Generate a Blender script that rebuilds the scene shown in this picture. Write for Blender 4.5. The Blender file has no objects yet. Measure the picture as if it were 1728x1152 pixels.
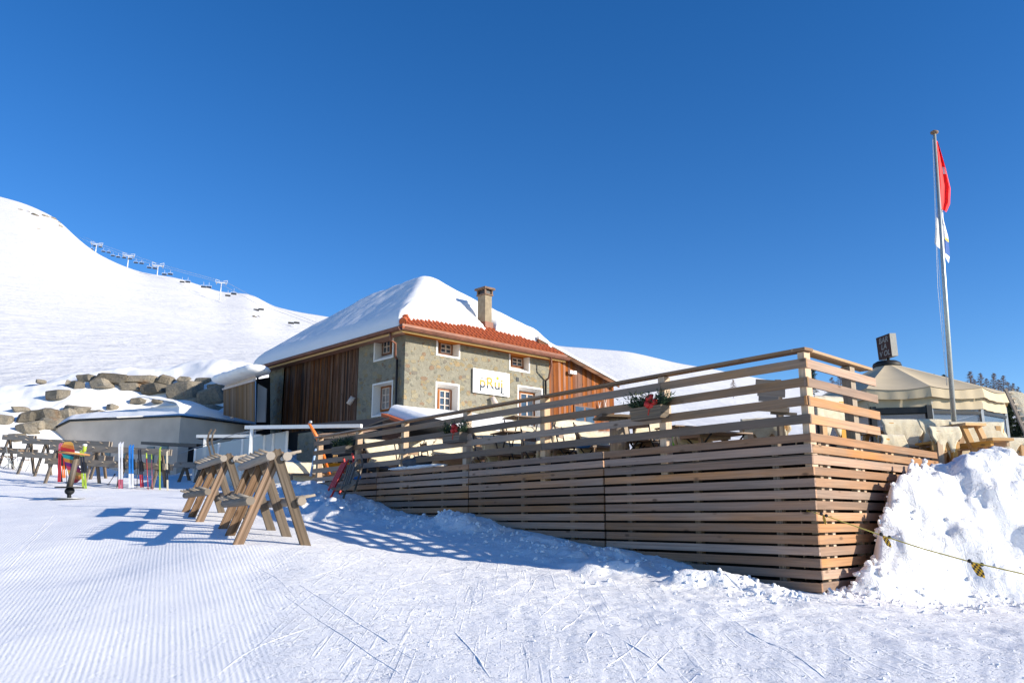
import bpy, bmesh, math, random
import numpy as np
from mathutils import Vector, Matrix
rad = math.radians
random.seed(7)
S = bpy.context.scene
COL = S.collection

# ---------------------------------------------------------------- camera, sky, sun, exposure
FPX = 1395.0; CX = 864.0; CY = 576.0; PITCH = rad(12.06)
cp, sp = math.cos(PITCH), math.sin(PITCH)
cam = bpy.data.cameras.new('camera'); camo = bpy.data.objects.new('camera', cam); COL.objects.link(camo)
cam.sensor_width = 36.0; cam.lens = FPX/1728*36; cam.clip_start = 0.1; cam.clip_end = 6000
camo.location = (0, 0, 0); camo.rotation_euler = (rad(90)+PITCH, 0, 0)
S.camera = camo
SUN_EL = 20.5; SUN_AZ = 111.0           # azimuth clockwise from +Y (view direction)
w = bpy.data.worlds.new('World'); S.world = w; w.use_nodes = True
nt = w.node_tree; bg = nt.nodes['Background']
sky = nt.nodes.new('ShaderNodeTexSky'); sky.sky_type = 'NISHITA'; sky.sun_disc = False
sky.sun_elevation = rad(SUN_EL); sky.sun_rotation = rad(SUN_AZ); sky.altitude = 2100
sky.air_density = 1.0; sky.dust_density = 0.1; sky.ozone_density = 2.2
hsv = nt.nodes.new('ShaderNodeHueSaturation'); hsv.inputs['Saturation'].default_value = 1.33; hsv.inputs['Hue'].default_value = 0.509
nt.links.new(sky.outputs[0], hsv.inputs['Color']); nt.links.new(hsv.outputs[0], bg.inputs[0]); bg.inputs[1].default_value = 0.13
sl = bpy.data.lights.new('sun', 'SUN'); slo = bpy.data.objects.new('sun', sl); COL.objects.link(slo)
sl.energy = 4.8; sl.angle = rad(0.53); sl.color = (1.0, 0.91, 0.77)
SD = Vector((math.sin(rad(SUN_AZ))*math.cos(rad(SUN_EL)), math.cos(rad(SUN_AZ))*math.cos(rad(SUN_EL)), math.sin(rad(SUN_EL))))
slo.rotation_euler = SD.to_track_quat('Z', 'Y').to_euler()
S.view_settings.view_transform = 'Standard'; S.view_settings.look = 'None'
S.view_settings.exposure = 0.55; S.view_settings.gamma = 1.0

# ---------------------------------------------------------------- geometry helpers
def ray(px, py):
    u = (px-CX)/FPX; v = (CY-py)/FPX
    return Vector((u, cp - v*sp, sp + v*cp))
def P(px, py, Y):
    d = ray(px, py); return d*(Y/d.y)
def XY(px, Y): return ((px-CX)/FPX*cp*Y if False else (px-CX)*cp/FPX*Y, Y)   # near the horizon
class Frame:
    """vertical wall plane: origin o, horizontal direction d, outward normal n"""
    def __init__(s, o, d, n):
        s.o = Vector((o[0], o[1], 0)); s.d = Vector((d[0], d[1], 0)).normalized(); s.n = Vector((n[0], n[1], 0)).normalized()
    def hit(s, px, py, off=0.0):
        r = ray(px, py); o = s.o + s.n*off
        t = o.dot(s.n)/r.dot(s.n); p = r*t
        return ((p-o).dot(s.d), p.z)
    def pt(s, a, n, z): return s.o + s.d*a + s.n*n + Vector((0, 0, z))
    def mat(s, a=0, n=0, z=0):
        m = Matrix.Identity(4)
        m.col[0][:3] = s.d; m.col[1][:3] = s.n; m.col[2][:3] = (0, 0, 1); m.col[3][:3] = s.pt(a, n, z)
        return m
def rotz(a): return Matrix.Rotation(a, 4, 'Z')
def T(x, y, z): return Matrix.Translation((x, y, z))

# numpy value noise
def _h(ix, iy, seed):
    n = (ix*374761393 + iy*668265263 + seed*974711).astype(np.int64) & 0xffffffff
    n = ((n ^ (n >> 13))*1274126177) & 0xffffffff
    n = (n ^ (n >> 16)) & 0xffffff
    return n/float(0xffffff)
def vn(x, y, seed=0):
    x = np.asarray(x, float); y = np.asarray(y, float)
    ix = np.floor(x).astype(np.int64); iy = np.floor(y).astype(np.int64)
    fx = x-ix; fy = y-iy; fx = fx*fx*(3-2*fx); fy = fy*fy*(3-2*fy)
    a = _h(ix, iy, seed); b = _h(ix+1, iy, seed); c = _h(ix, iy+1, seed); d = _h(ix+1, iy+1, seed)
    return (a*(1-fx)+b*fx)*(1-fy)+(c*(1-fx)+d*fx)*fy
def fbm(x, y, seed=0, o=4):
    s = 0; a = .5; t = 0
    for i in range(o):
        s = s + a*vn(x*2**i+i*17.3, y*2**i-i*9.1, seed+i); t += a; a *= .5
    return s/t*2-1
def sstep(a, b, x):
    t = np.clip((x-a)/(b-a), 0, 1); return t*t*(3-2*t)

class MB:
    def __init__(s): s.v = []; s.f = []; s.uv = []; s.rn = []; s.m = []; s.sm = []
    def add(s, vs, fs, M=None, uvs=None, r=None, mi=0, smooth=False):
        b = len(s.v)
        for p in vs:
            p = Vector(p)
            if M is not None: p = M @ p
            s.v.append(p)
        if r is None: r = random.random()
        for k, f in enumerate(fs):
            s.f.append([b+i for i in f]); s.rn.append(r); s.m.append(mi); s.sm.append(smooth)
            if uvs is None: s.uv.append([(vs[i][0], vs[i][2]) for i in f])
            else: s.uv.append(uvs[k])
        return s
    def box(s, c, d, M=None, r=None, mi=0, ax=None, taper=1.0):
        """box centre c, full size d; uv runs along longest axis in metres with a random offset"""
        hx, hy, hz = d[0]/2, d[1]/2, d[2]/2
        vs = [(c[0]+i*hx*(taper if k > 0 else 1), c[1]+j*hy*(taper if k > 0 else 1), c[2]+k*hz) for k in (-1, 1) for j in (-1, 1) for i in (-1, 1)]
        fs = [(0, 2, 3, 1), (4, 5, 7, 6), (0, 1, 5, 4), (1, 3, 7, 5), (3, 2, 6, 7), (2, 0, 4, 6)]
        L = ax if ax is not None else max(range(3), key=lambda i: d[i])
        ou, ov = random.random()*40, random.random()*40
        uvs = []
        for f in fs:
            rng = [max(vs[i][a] for i in f)-min(vs[i][a] for i in f) for a in range(3)]
            n = min(range(3), key=lambda a: rng[a])
            axs = [a for a in range(3) if a != n]
            if n == L: ua, va = axs; k = 1
            else: ua = L; va = [a for a in axs if a != L][0]; k = 0
            uvs.append([(vs[i][ua]+ou, vs[i][va]+ov+.31*n) for i in f])
        return s.add(vs, fs, M, uvs, r, mi)
    def beam(s, a, b, wd, ht, up=(0, 0, 1), M=None, r=None, mi=0):
        a = Vector(a); b = Vector(b); x = (b-a); L = x.length; x.normalize()
        up = Vector(up); y = up.cross(x)
        if y.length < 1e-4: y = Vector((0, 1, 0)).cross(x)
        y.normalize(); z = x.cross(y)
        m = Matrix.Identity(4); m.col[0][:3] = x; m.col[1][:3] = y; m.col[2][:3] = z; m.col[3][:3] = (a+b)/2
        if M is not None: m = M @ m
        return s.box((0, 0, 0), (L, wd, ht), m, r, mi, ax=0)
    def tube(s, pts, r, n=8, M=None, cap=True, mi=0, smooth=True):
        pts = [Vector(p) for p in pts]; k = len(pts); rs = r if isinstance(r, (list, tuple)) else [r]*k
        vs = []; prev = None
        for i, p in enumerate(pts):
            t = (pts[min(i+1, k-1)]-pts[max(i-1, 0)]).normalized()
            if prev is None:
                a = Vector((0, 0, 1)) if abs(t.z) < .9 else Vector((1, 0, 0)); u = t.cross(a).normalized()
            else: u = (prev - t*prev.dot(t)).normalized()
            prev = u; wv = t.cross(u)
            for j in range(n):
                an = 2*math.pi*j/n; vs.append(p+(u*math.cos(an)+wv*math.sin(an))*rs[i])
        fs = []; uvs = []; acc = 0; ou = random.random()*20
        for i in range(k-1):
            L = (pts[i+1]-pts[i]).length
            for j in range(n):
                j2 = (j+1) % n; fs.append((i*n+j, i*n+j2, (i+1)*n+j2, (i+1)*n+j))
                c = 2*math.pi*rs[i]/n
                uvs.append([(acc+ou, j*c), (acc+ou, (j+1)*c), (acc+L+ou, (j+1)*c), (acc+L+ou, j*c)])
            acc += L
        if cap:
            for base, rev in ((0, True), ((k-1)*n, False)):
                f = [base+j for j in range(n)]
                if not rev: pass
                else: f = f[::-1]
                fs.append(tuple(f)); uvs.append([(vs[i].x*.3, vs[i].y*.3) for i in f])
        b = len(s.v); s.add(vs, fs, M, uvs, None, mi, smooth)
        if cap: s.sm[-1] = s.sm[-2] = False
        return s
    def lathe(s, prof, n=16, M=None, mi=0, smooth=True):
        vs = []; fs = []
        for (r, z) in prof:
            for j in range(n):
                a = 2*math.pi*j/n; vs.append((r*math.cos(a), r*math.sin(a), z))
        for i in range(len(prof)-1):
            for j in range(n):
                j2 = (j+1) % n; fs.append((i*n+j, i*n+j2, (i+1)*n+j2, (i+1)*n+j))
        fs.append(tuple(range(n))[::-1]); fs.append(tuple((len(prof)-1)*n+j for j in range(n)))
        return s.add(vs, fs, M, None, None, mi, smooth)
    def prism(s, poly, h0, h1, M=None, mi=0, r=None):
        """polygon in local (x,z), extruded along y from h0 to h1"""
        n = len(poly); vs = [(x, h0, z) for x, z in poly]+[(x, h1, z) for x, z in poly]
        fs = [tuple(range(n))[::-1], tuple(range(n, 2*n))]+[(i, (i+1) % n, n+(i+1) % n, n+i) for i in range(n)]
        return s.add(vs, fs, M, None, r, mi)
    def quad(s, a, b, c, d, M=None, mi=0): return s.add([a, b, c, d], [(0, 1, 2, 3)], M, [[(0, 0), (1, 0), (1, 1), (0, 1)]], None, mi)
    def ico(s, c, rr, sub=2, seed=0, amp=.15, M=None, mi=0, smooth=True, fr=1.5, cut=None):
        bm = bmesh.new(); bmesh.ops.create_icosphere(bm, subdivisions=sub, radius=1)
        vs = []
        rnd = random.Random(seed)
        planes = [(Vector((rnd.uniform(-1, 1), rnd.uniform(-1, 1), rnd.uniform(-1, 1))).normalized(), rnd.uniform(.62, .92)) for _ in range(cut or 0)]
        if cut: planes += [((Vector(e)+Vector((rnd.uniform(-.3, .3), rnd.uniform(-.3, .3), rnd.uniform(-.3, .3)))).normalized(), rnd.uniform(.52, .7)) for e in ((1, 0, 0), (-1, 0, 0), (0, -1, 0), (0, 0, 1), (0, 0, -1))]
        for v in bm.verts:
            p = v.co.copy()
            q = 1+amp*float(fbm(p.x*fr+seed*3.7+p.z*1.3, p.y*fr+p.z*fr*.8, seed, 3))
            p = p*q
            for pn, pd in planes:
                e = p.dot(pn)-pd
                if e > 0: p = p-pn*e*.92
            vs.append((c[0]+p.x*rr[0], c[1]+p.y*rr[1], c[2]+p.z*rr[2]))
        fs = [tuple(v.index for v in f.verts) for f in bm.faces]; bm.free()
        return s.add(vs, fs, M, None, None, mi, smooth)
    def rock(s, c, rr, seed=0):
        rnd = random.Random(seed); bm = bmesh.new(); bmesh.ops.create_cube(bm, size=2)
        for v in bm.verts: v.co = Vector((v.co.x*rnd.uniform(.72, 1.08), v.co.y*rnd.uniform(.7, 1), v.co.z*rnd.uniform(.62, 1.08)))
        bmesh.ops.bevel(bm, geom=list(bm.edges), offset=rnd.uniform(.16, .34), segments=1, affect='EDGES')
        bmesh.ops.triangulate(bm, faces=list(bm.faces)); bmesh.ops.subdivide_edges(bm, edges=list(bm.edges), cuts=1, use_grid_fill=True)
        m_ = Matrix.Rotation(rnd.uniform(-.3, .3), 3, 'Y') @ Matrix.Rotation(rnd.uniform(-.4, .4), 3, 'Z'); vs = []
        for v in bm.verts:
            p = m_ @ v.co; q = 1+.16*float(fbm(np.array(p.x*1.7+seed), np.array(p.z*1.7+p.y), seed, 3)); vs.append((c[0]+p.x*q*rr[0], c[1]+p.y*q*rr[1], c[2]+p.z*q*rr[2]))
        fs = [tuple(v.index for v in f.verts) for f in bm.faces]; bm.free(); return s.add(vs, fs, None, None, None, 0, False)
    def build(s, name, mat, parent=None, **k):
        me = bpy.data.meshes.new(name)
        off = WL(parent)
        me.from_pydata([tuple(v-off) for v in s.v], [], s.f)
        uvl = me.uv_layers.new(name='UVMap'); rl = me.uv_layers.new(name='rnd')
        flat = []; rf = []
        for k2, u in enumerate(s.uv):
            for a in u: flat += [a[0], a[1]]; rf += [s.rn[k2], s.m[k2]]
        uvl.data.foreach_set('uv', flat); rl.data.foreach_set('uv', rf)
        me.polygons.foreach_set('use_smooth', s.sm)
        mats = mat if isinstance(mat, (list, tuple)) else [mat]
        for m in mats: me.materials.append(m)
        me.polygons.foreach_set('material_index', s.m)
        me.validate(); me.update()
        return link(name, me, parent, **k)
def WL(o):
    v = Vector((0, 0, 0))
    while o is not None: v = v+o.location; o = o.parent
    return v
def link(name, me, parent=None, label=None, cat=None, group=None, kind=None, loc=None):
    o = bpy.data.objects.new(name, me); COL.objects.link(o)
    if parent is not None: o.parent = parent
    if loc is not None: o.location = loc
    if label: o['label'] = label
    if cat: o['category'] = cat
    if group: o['group'] = group
    if kind: o['kind'] = kind
    return o
def thing(name, label, cat, loc=(0, 0, 0), rz=0.0, group=None):
    o = link(name, None, None, label, cat, group); o.location = loc; o.rotation_euler = (0, 0, rz)
    o.empty_display_size = .2
    return o
def dup(root, name, loc, rz=0.0, label=None, scale=None):
    def rec(o, par):
        c = o.copy(); COL.objects.link(c); c.parent = par
        for ch in [x for x in KIDS.get(o.name, [])]: rec(ch, c)
        return c
    c = rec(root, None); c.location = loc; c.rotation_euler = (0, 0, rz)
    if label: c['label'] = label
    if scale: c.scale = (scale,)*3 if not isinstance(scale, tuple) else scale
    return c
KIDS = {}
def reg(root):
    """note children for copying"""
    for o in bpy.data.objects:
        if o.parent is not None:
            KIDS.setdefault(o.parent.name, [])
            if o not in KIDS[o.parent.name]: KIDS[o.parent.name].append(o)
    return root

# ---------------------------------------------------------------- materials
def newmat(name):
    m = bpy.data.materials.new(name); m.use_nodes = True
    n = m.node_tree.nodes; l = m.node_tree.links
    return m, n, l, n['Principled BSDF']
def plain(name, c, rough=.6, metal=0.0, spec=.4, noise=.12, scale=8.0, bump=0.0, trans=0.0, coat=0.0):
    m, n, l, b = newmat(name)
    b.inputs['Roughness'].default_value = rough; b.inputs['Metallic'].default_value = metal
    b.inputs['Specular IOR Level'].default_value = spec; b.inputs['Coat Weight'].default_value = coat
    tc = n.new('ShaderNodeTexCoord'); no = n.new('ShaderNodeTexNoise'); no.inputs['Scale'].default_value = scale
    no.inputs['Detail'].default_value = 5
    l.new(tc.outputs['Object'], no.inputs['Vector'])
    r = n.new('ShaderNodeValToRGB'); l.new(no.outputs['Fac'], r.inputs[0])
    r.color_ramp.elements[0].position = .3; r.color_ramp.elements[1].position = .7
    r.color_ramp.elements[0].color = tuple(x*(1-noise) for x in c[:3])+(1,)
    r.color_ramp.elements[1].color = tuple(min(1, x*(1+noise)) for x in c[:3])+(1,)
    l.new(r.outputs[0], b.inputs['Base Color'])
    if bump:
        bp = n.new('ShaderNodeBump'); bp.inputs['Strength'].default_value = bump; bp.inputs['Distance'].default_value = .02
        l.new(no.outputs['Fac'], bp.inputs['Height']); l.new(bp.outputs[0], b.inputs['Normal'])
    return m
def mixn(n, l, fac, a, b, typ='MIX'):
    x = n.new('ShaderNodeMix'); x.data_type = 'RGBA'; x.blend_type = typ
    for s_, v in ((0, fac), (6, a), (7, b)):
        if hasattr(v, 'is_linked') or hasattr(v, 'links'): l.new(v, x.inputs[s_])
        else: x.inputs[s_].default_value = v if s_ == 0 else (tuple(v)+(1,))[:4]
    return x.outputs[2]
def ramp(n, l, src, p0, p1, c0=(0, 0, 0), c1=(1, 1, 1)):
    r = n.new('ShaderNodeValToRGB'); l.new(src, r.inputs[0])
    r.color_ramp.elements[0].position = p0; r.color_ramp.elements[1].position = p1
    r.color_ramp.elements[0].color = tuple(c0)+(1,); r.color_ramp.elements[1].color = tuple(c1)+(1,)
    return r.outputs[0]
def noisen(n, l, vec, scale, detail=4, rough=.55, dist=0):
    x = n.new('ShaderNodeTexNoise'); x.inputs['Scale'].default_value = scale; x.inputs['Detail'].default_value = detail
    x.inputs['Roughness'].default_value = rough; x.inputs['Distortion'].default_value = dist
    l.new(vec, x.inputs['Vector']); return x.outputs['Fac']
def mapn(n, l, vec, sc=(1, 1, 1), rot=(0, 0, 0), loc=(0, 0, 0)):
    x = n.new('ShaderNodeMapping'); x.inputs['Scale'].default_value = sc; x.inputs['Rotation'].default_value = rot
    x.inputs['Location'].default_value = loc
    l.new(vec, x.inputs['Vector']); return x.outputs[0]
def mathn(n, l, op, a, b=0.0, c=None, clamp=False):
    x = n.new('ShaderNodeMath'); x.operation = op; x.use_clamp = clamp
    for i, v in enumerate((a, b, c)):
        if v is None: continue
        if hasattr(v, 'links'): l.new(v, x.inputs[i])
        else: x.inputs[i].default_value = v
    return x.outputs[0]
def bumpn(n, l, h, strength, dist, prev=None):
    x = n.new('ShaderNodeBump'); x.inputs['Strength'].default_value = strength; x.inputs['Distance'].default_value = dist
    l.new(h, x.inputs['Height'])
    if prev is not None: l.new(prev, x.inputs['Normal'])
    return x.outputs[0]
def wood(name, base, warm, grey, greyamt=.5, knots=True, rough=.75, streak=.0, bumpS=.35, contrast=.35, var=.55):
    """weathered plank wood; uv.x runs along the grain in metres"""
    m, n, l, b = newmat(name)
    uv = n.new('ShaderNodeUVMap'); uv.uv_map = 'UVMap'; rn = n.new('ShaderNodeUVMap'); rn.uv_map = 'rnd'
    sx = n.new('ShaderNodeSeparateXYZ'); l.new(rn.outputs[0], sx.inputs[0]); R = sx.outputs[0]
    g = noisen(n, l, mapn(n, l, uv.outputs[0], (1.2, 38, 1)), 1.0, 6, .6, .6)
    g2 = noisen(n, l, mapn(n, l, uv.outputs[0], (.8, 6, 1)), 1.0, 3, .5, .4)
    pat = noisen(n, l, mapn(n, l, uv.outputs[0], (.55, 2.2, 1), loc=(3, 7, 0)), 1.0, 4, .6)
    c1 = mixn(n, l, ramp(n, l, g2, .35, .68), base, warm)
    c2 = mixn(n, l, mathn(n, l, 'MULTIPLY', ramp(n, l, pat, .36, .66), greyamt), c1, grey)
    # board to board variation
    rv = mathn(n, l, 'MULTIPLY_ADD', R, var, 1-var*.5)
    hs = n.new('ShaderNodeHueSaturation'); l.new(c2, hs.inputs['Color']); l.new(rv, hs.inputs['Value'])
    sat = mathn(n, l, 'MULTIPLY_ADD', mathn(n, l, 'FRACT', mathn(n, l, 'MULTIPLY', R, 7.31)), .5, .72); l.new(sat, hs.inputs['Saturation'])
    gr = mathn(n, l, 'MULTIPLY_ADD', ramp(n, l, g, .3, .7), contrast, 1-contrast)
    c3 = mixn(n, l, 1.0, hs.outputs[0], gr, 'MULTIPLY')
    if streak:
        st = noisen(n, l, mapn(n, l, uv.outputs[0], (.35, 26, 1), loc=(9, 1, 0)), 1.0, 3)
        c3 = mixn(n, l, mathn(n, l, 'MULTIPLY', ramp(n, l, st, .45, .62), streak), c3, tuple(x*.18 for x in base))
    if knots:
        vo = n.new('ShaderNodeTexVoronoi'); vo.inputs['Scale'].default_value = 1.0; vo.inputs['Randomness'].default_value = 1.0
        l.new(mapn(n, l, uv.outputs[0], (2.1, 5.5, 1)), vo.inputs['Vector'])
        k = ramp(n, l, vo.outputs['Distance'], .06, .15, (1, 1, 1), (0, 0, 0))
        c3 = mixn(n, l, mathn(n, l, 'MULTIPLY', k, .75), c3, tuple(x*.22 for x in base))
    l.new(c3, b.inputs['Base Color']); b.inputs['Roughness'].default_value = rough
    b.inputs['Specular IOR Level'].default_value = .25
    l.new(bumpn(n, l, g, bumpS, .006), b.inputs['Normal'])
    return m
def snowmat(name, kind='smooth', col=(.90, .90, .905)):
    m, n, l, b = newmat(name)
    tc = n.new('ShaderNodeTexCoord'); ob = tc.outputs['Object']
    b.inputs['Roughness'].default_value = .75; b.inputs['Specular IOR Level'].default_value = .2
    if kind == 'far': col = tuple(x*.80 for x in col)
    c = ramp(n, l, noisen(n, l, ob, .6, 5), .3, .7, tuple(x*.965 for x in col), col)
    l.new(c, b.inputs['Base Color'])
    f = noisen(n, l, ob, 60 if kind != 'far' else .5, 3)
    nm = None
    if kind == 'piste':
        # corduroy: ridges running away towards the upper left, fading to trodden snow on the right
        a = rad(-22.5)
        cv = mapn(n, l, ob, (1, 1, 0), (0, 0, a))
        wb = noisen(n, l, mapn(n, l, ob, (1, .35, 1), (0, 0, a)), .5, 2)
        sx = n.new('ShaderNodeSeparateXYZ'); l.new(cv, sx.inputs[0])
        ph = mathn(n, l, 'ADD', mathn(n, l, 'MULTIPLY', sx.outputs[0], 2*math.pi/.044), mathn(n, l, 'MULTIPLY', wb, 14.0))
        rid = mathn(n, l, 'MULTIPLY_ADD', mathn(n, l, 'SINE', ph), .5, .5)
        brk = ramp(n, l, noisen(n, l, mapn(n, l, ob, (1, .45, 1), (0, 0, a)), 2.3, 4, .65), .33, .62)
        so = n.new('ShaderNodeSeparateXYZ'); l.new(ob, so.inputs[0])
        # mask from position: full left of a line, wobbling edge
        edge = mathn(n, l, 'ADD', mathn(n, l, 'ADD', so.outputs[0], mathn(n, l, 'MULTIPLY', so.outputs[1], .30)), mathn(n, l, 'MULTIPLY', noisen(n, l, ob, .55, 3), 2.2))
        mask = ramp(n, l, mathn(n, l, 'MULTIPLY', edge, .1), .10, .17, (1, 1, 1), (0, 0, 0))
        far = ramp(n, l, mathn(n, l, 'MULTIPLY', mathn(n, l, 'ADD', so.outputs[1], mathn(n, l, 'MULTIPLY', noisen(n, l, ob, .5, 2), 3.0)), .05), .74, .86, (1, 1, 1), (0, 0, 0))
        mk = mathn(n, l, 'MULTIPLY', mathn(n, l, 'MULTIPLY', mask, far), mathn(n, l, 'MULTIPLY_ADD', brk, .7, .3))
        h1 = mathn(n, l, 'MULTIPLY', rid, mk)
        # scratches and ski marks, chopped surface on the rest
        inv = mathn(n, l, 'SUBTRACT', 1.0, mask)
        amt = mathn(n, l, 'MULTIPLY_ADD', inv, .8, .2)
        sc = None
        for i, (ang, s1, s2) in enumerate(((-35, .5, 16), (28, .6, 20), (-62, .45, 14), (70, .7, 18))):
            q = noisen(n, l, mapn(n, l, ob, (s2, s1, 1), (0, 0, rad(ang)), (i*3.3, i*7, 0)), 1.0, 2, .5, .35)
            t = ramp(n, l, q, .665, .72)
            sc = t if sc is None else mathn(n, l, 'ADD', sc, t)
        chop = noisen(n, l, ob, 5.5, 8, .72, .5)
        pit = ramp(n, l, noisen(n, l, mapn(n, l, ob, (1, 1.5, 1)), 7.0, 4, .7, .8), .34, .46)
        nm = bumpn(n, l, h1, .36, .0055)
        nm = bumpn(n, l, mathn(n, l, 'MULTIPLY', sc, amt), .4, .012, nm)
        nm = bumpn(n, l, mathn(n, l, 'MULTIPLY', chop, amt), .5, .07, nm)
        nm = bumpn(n, l, mathn(n, l, 'MULTIPLY', pit, amt), .5, .03, nm)
        nm = bumpn(n, l, f, .35, .01, nm)
    elif kind == 'lump':
        nm = bumpn(n, l, noisen(n, l, ob, 4.0, 7, .62), .8, .09)
        nm = bumpn(n, l, f, .4, .012, nm)
    elif kind == 'far':
        st = noisen(n, l, mapn(n, l, ob, (.05, .05, .25)), 1.0, 6, .6, .6)
        tr = noisen(n, l, mapn(n, l, ob, (.12, .012, .1), (0, 0, rad(35))), 1.0, 4, .6, .8)
        nm = bumpn(n, l, noisen(n, l, ob, .09, 7, .68, .4), .28, 2.2); nm = bumpn(n, l, tr, .25, 1.0, nm); nm = bumpn(n, l, f, .5, .6, nm)
    else:
        nm = bumpn(n, l, noisen(n, l, ob, 1.6, 4), .3, .07); nm = bumpn(n, l, f, .25, .008, nm)
    l.new(nm, b.inputs['Normal'])
    return m
M = {}
M['piste'] = snowmat('piste_snow', 'piste')
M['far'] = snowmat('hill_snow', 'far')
M['lump'] = snowmat('lumpy_snow', 'lump')
M['snow'] = snowmat('soft_snow', 'smooth')
M['deck'] = wood('deck_larch', (.45, .255, .155), (.55, .285, .145), (.38, .28, .215), .8, var=.6, streak=.16)
M['deck_sunlit'] = wood('sunlit_side_larch', (.44, .255, .15), (.52, .265, .13), (.35, .25, .18), .8, var=.7, streak=.12)  # larch tinted more orange, sunlight on this face put into the colour
M['decktop'] = wood('rail_larch', (.30, .205, .135), (.39, .24, .14), (.28, .225, .185), .85, var=.7)
M['post'] = wood('post_larch', (.60, .42, .27), (.66, .43, .25), (.5, .42, .34), .4, knots=False)
M['rack'] = wood('rack_wood', (.22, .17, .125), (.26, .175, .105), (.21, .185, .155), .75, streak=.6)
M['rackwarm'] = wood('rack_wood_warm', (.27, .14, .055), (.34, .165, .055), (.2, .16, .12), .5, streak=.85)
M['rackgrey'] = wood('rack_grey_wood', (.34, .285, .225), (.36, .285, .21), (.32, .29, .255), .8, knots=False)
M['barn'] = wood('barn_boards', (.07, .026, .012), (.20, .07, .025), (.36, .21, .12), .5, streak=.6, contrast=.7, var=1.3)
M['barnred'] = wood('barn_red_boards', (.27, .085, .03), (.38, .13, .04), (.2, .09, .045), .35, streak=.25, contrast=.4)
M['light'] = wood('new_pine', (.60, .36, .16), (.66, .38, .15), (.54, .36, .2), .4, contrast=.2)
M['orange'] = wood('orange_pine', (.5, .24, .075), (.56, .27, .08), (.48, .27, .11), .4, contrast=.2)
M['fascia'] = wood('fascia_pine', (.72, .5, .24), (.78, .52, .24), (.66, .48, .28), .3, knots=False, contrast=.15)
M['winwood'] = wood('window_wood', (.3, .11, .04), (.38, .14, .05), (.28, .12, .06), .3, knots=False, contrast=.25)
M['muntin'] = plain('muntin_paint', (.62, .52, .46), .6)
M['reveal'] = plain('reveal_plaster', (.8, .78, .74), .85, noise=.04, bump=.1, scale=20)
M['copper'] = plain('copper', (.19, .075, .045), .5, .15, noise=.25, scale=3)
M['dark'] = plain('dark_metal', (.035, .037, .04), .45, .6)
M['black'] = plain('black_fabric', (.012, .012, .014), .8)
M['white'] = plain('white_paint', (.82, .82, .8), .45, noise=.03)
M['grey'] = plain('grey_metal', (.42, .43, .44), .45, .5)
M['concrete'] = plain('concrete', (.56, .49, .41), .85, noise=.12, scale=1.2, bump=.12)
M['plaster'] = plain('grey_plaster', (.36, .37, .38), .9, noise=.06, scale=2, bump=.05)
M['galv'] = plain('pylon_steel', (.6, .62, .64), .5, .3, noise=.05)
M['alu'] = plain('pole_aluminium', (.45, .48, .46), .4, .5, noise=.04)
M['canvas'] = plain('tent_canvas', (.58, .475, .315), .85, noise=.06, scale=2, bump=.1)
M['red'] = plain('red_paint', (.6, .03, .02), .45)
M['blue'] = plain('blue_fabric', (.03, .18, .5), .6)
M['green'] = plain('green_fabric', (.25, .75, .04), .6)
M['yellow'] = plain('yellow_plastic', (.8, .48, .02), .5)
M['rubber'] = plain('black_rubber', (.015, .015, .015), .6)
M['rope'] = plain('yellow_rope', (.5, .4, .1), .8)
M['stonebase'] = plain('chimney_render', (.29, .24, .165), .9, noise=.2, scale=5, bump=.3)
M['capstone'] = plain('chimney_cap', (.2, .13, .09), .9, noise=.4, scale=14, bump=.5)
def mat_skin():
    m, n, l, b = newmat('sheepskin'); tc = n.new('ShaderNodeTexCoord')
    f = noisen(n, l, tc.outputs['Object'], 90, 3, .6, 1.0); g = noisen(n, l, tc.outputs['Object'], 12, 4, .6, .6)
    c = mixn(n, l, ramp(n, l, g, .3, .75), (.68, .58, .40), (.82, .74, .56))
    l.new(c, b.inputs['Base Color']); b.inputs['Roughness'].default_value = .95; b.inputs['Specular IOR Level'].default_value = .1
    nm = bumpn(n, l, g, .25, .015); nm = bumpn(n, l, f, .8, .012, nm); l.new(nm, b.inputs['Normal'])
    b.inputs['Sheen Weight'].default_value = .3
    return m
M['skin'] = mat_skin()
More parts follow.
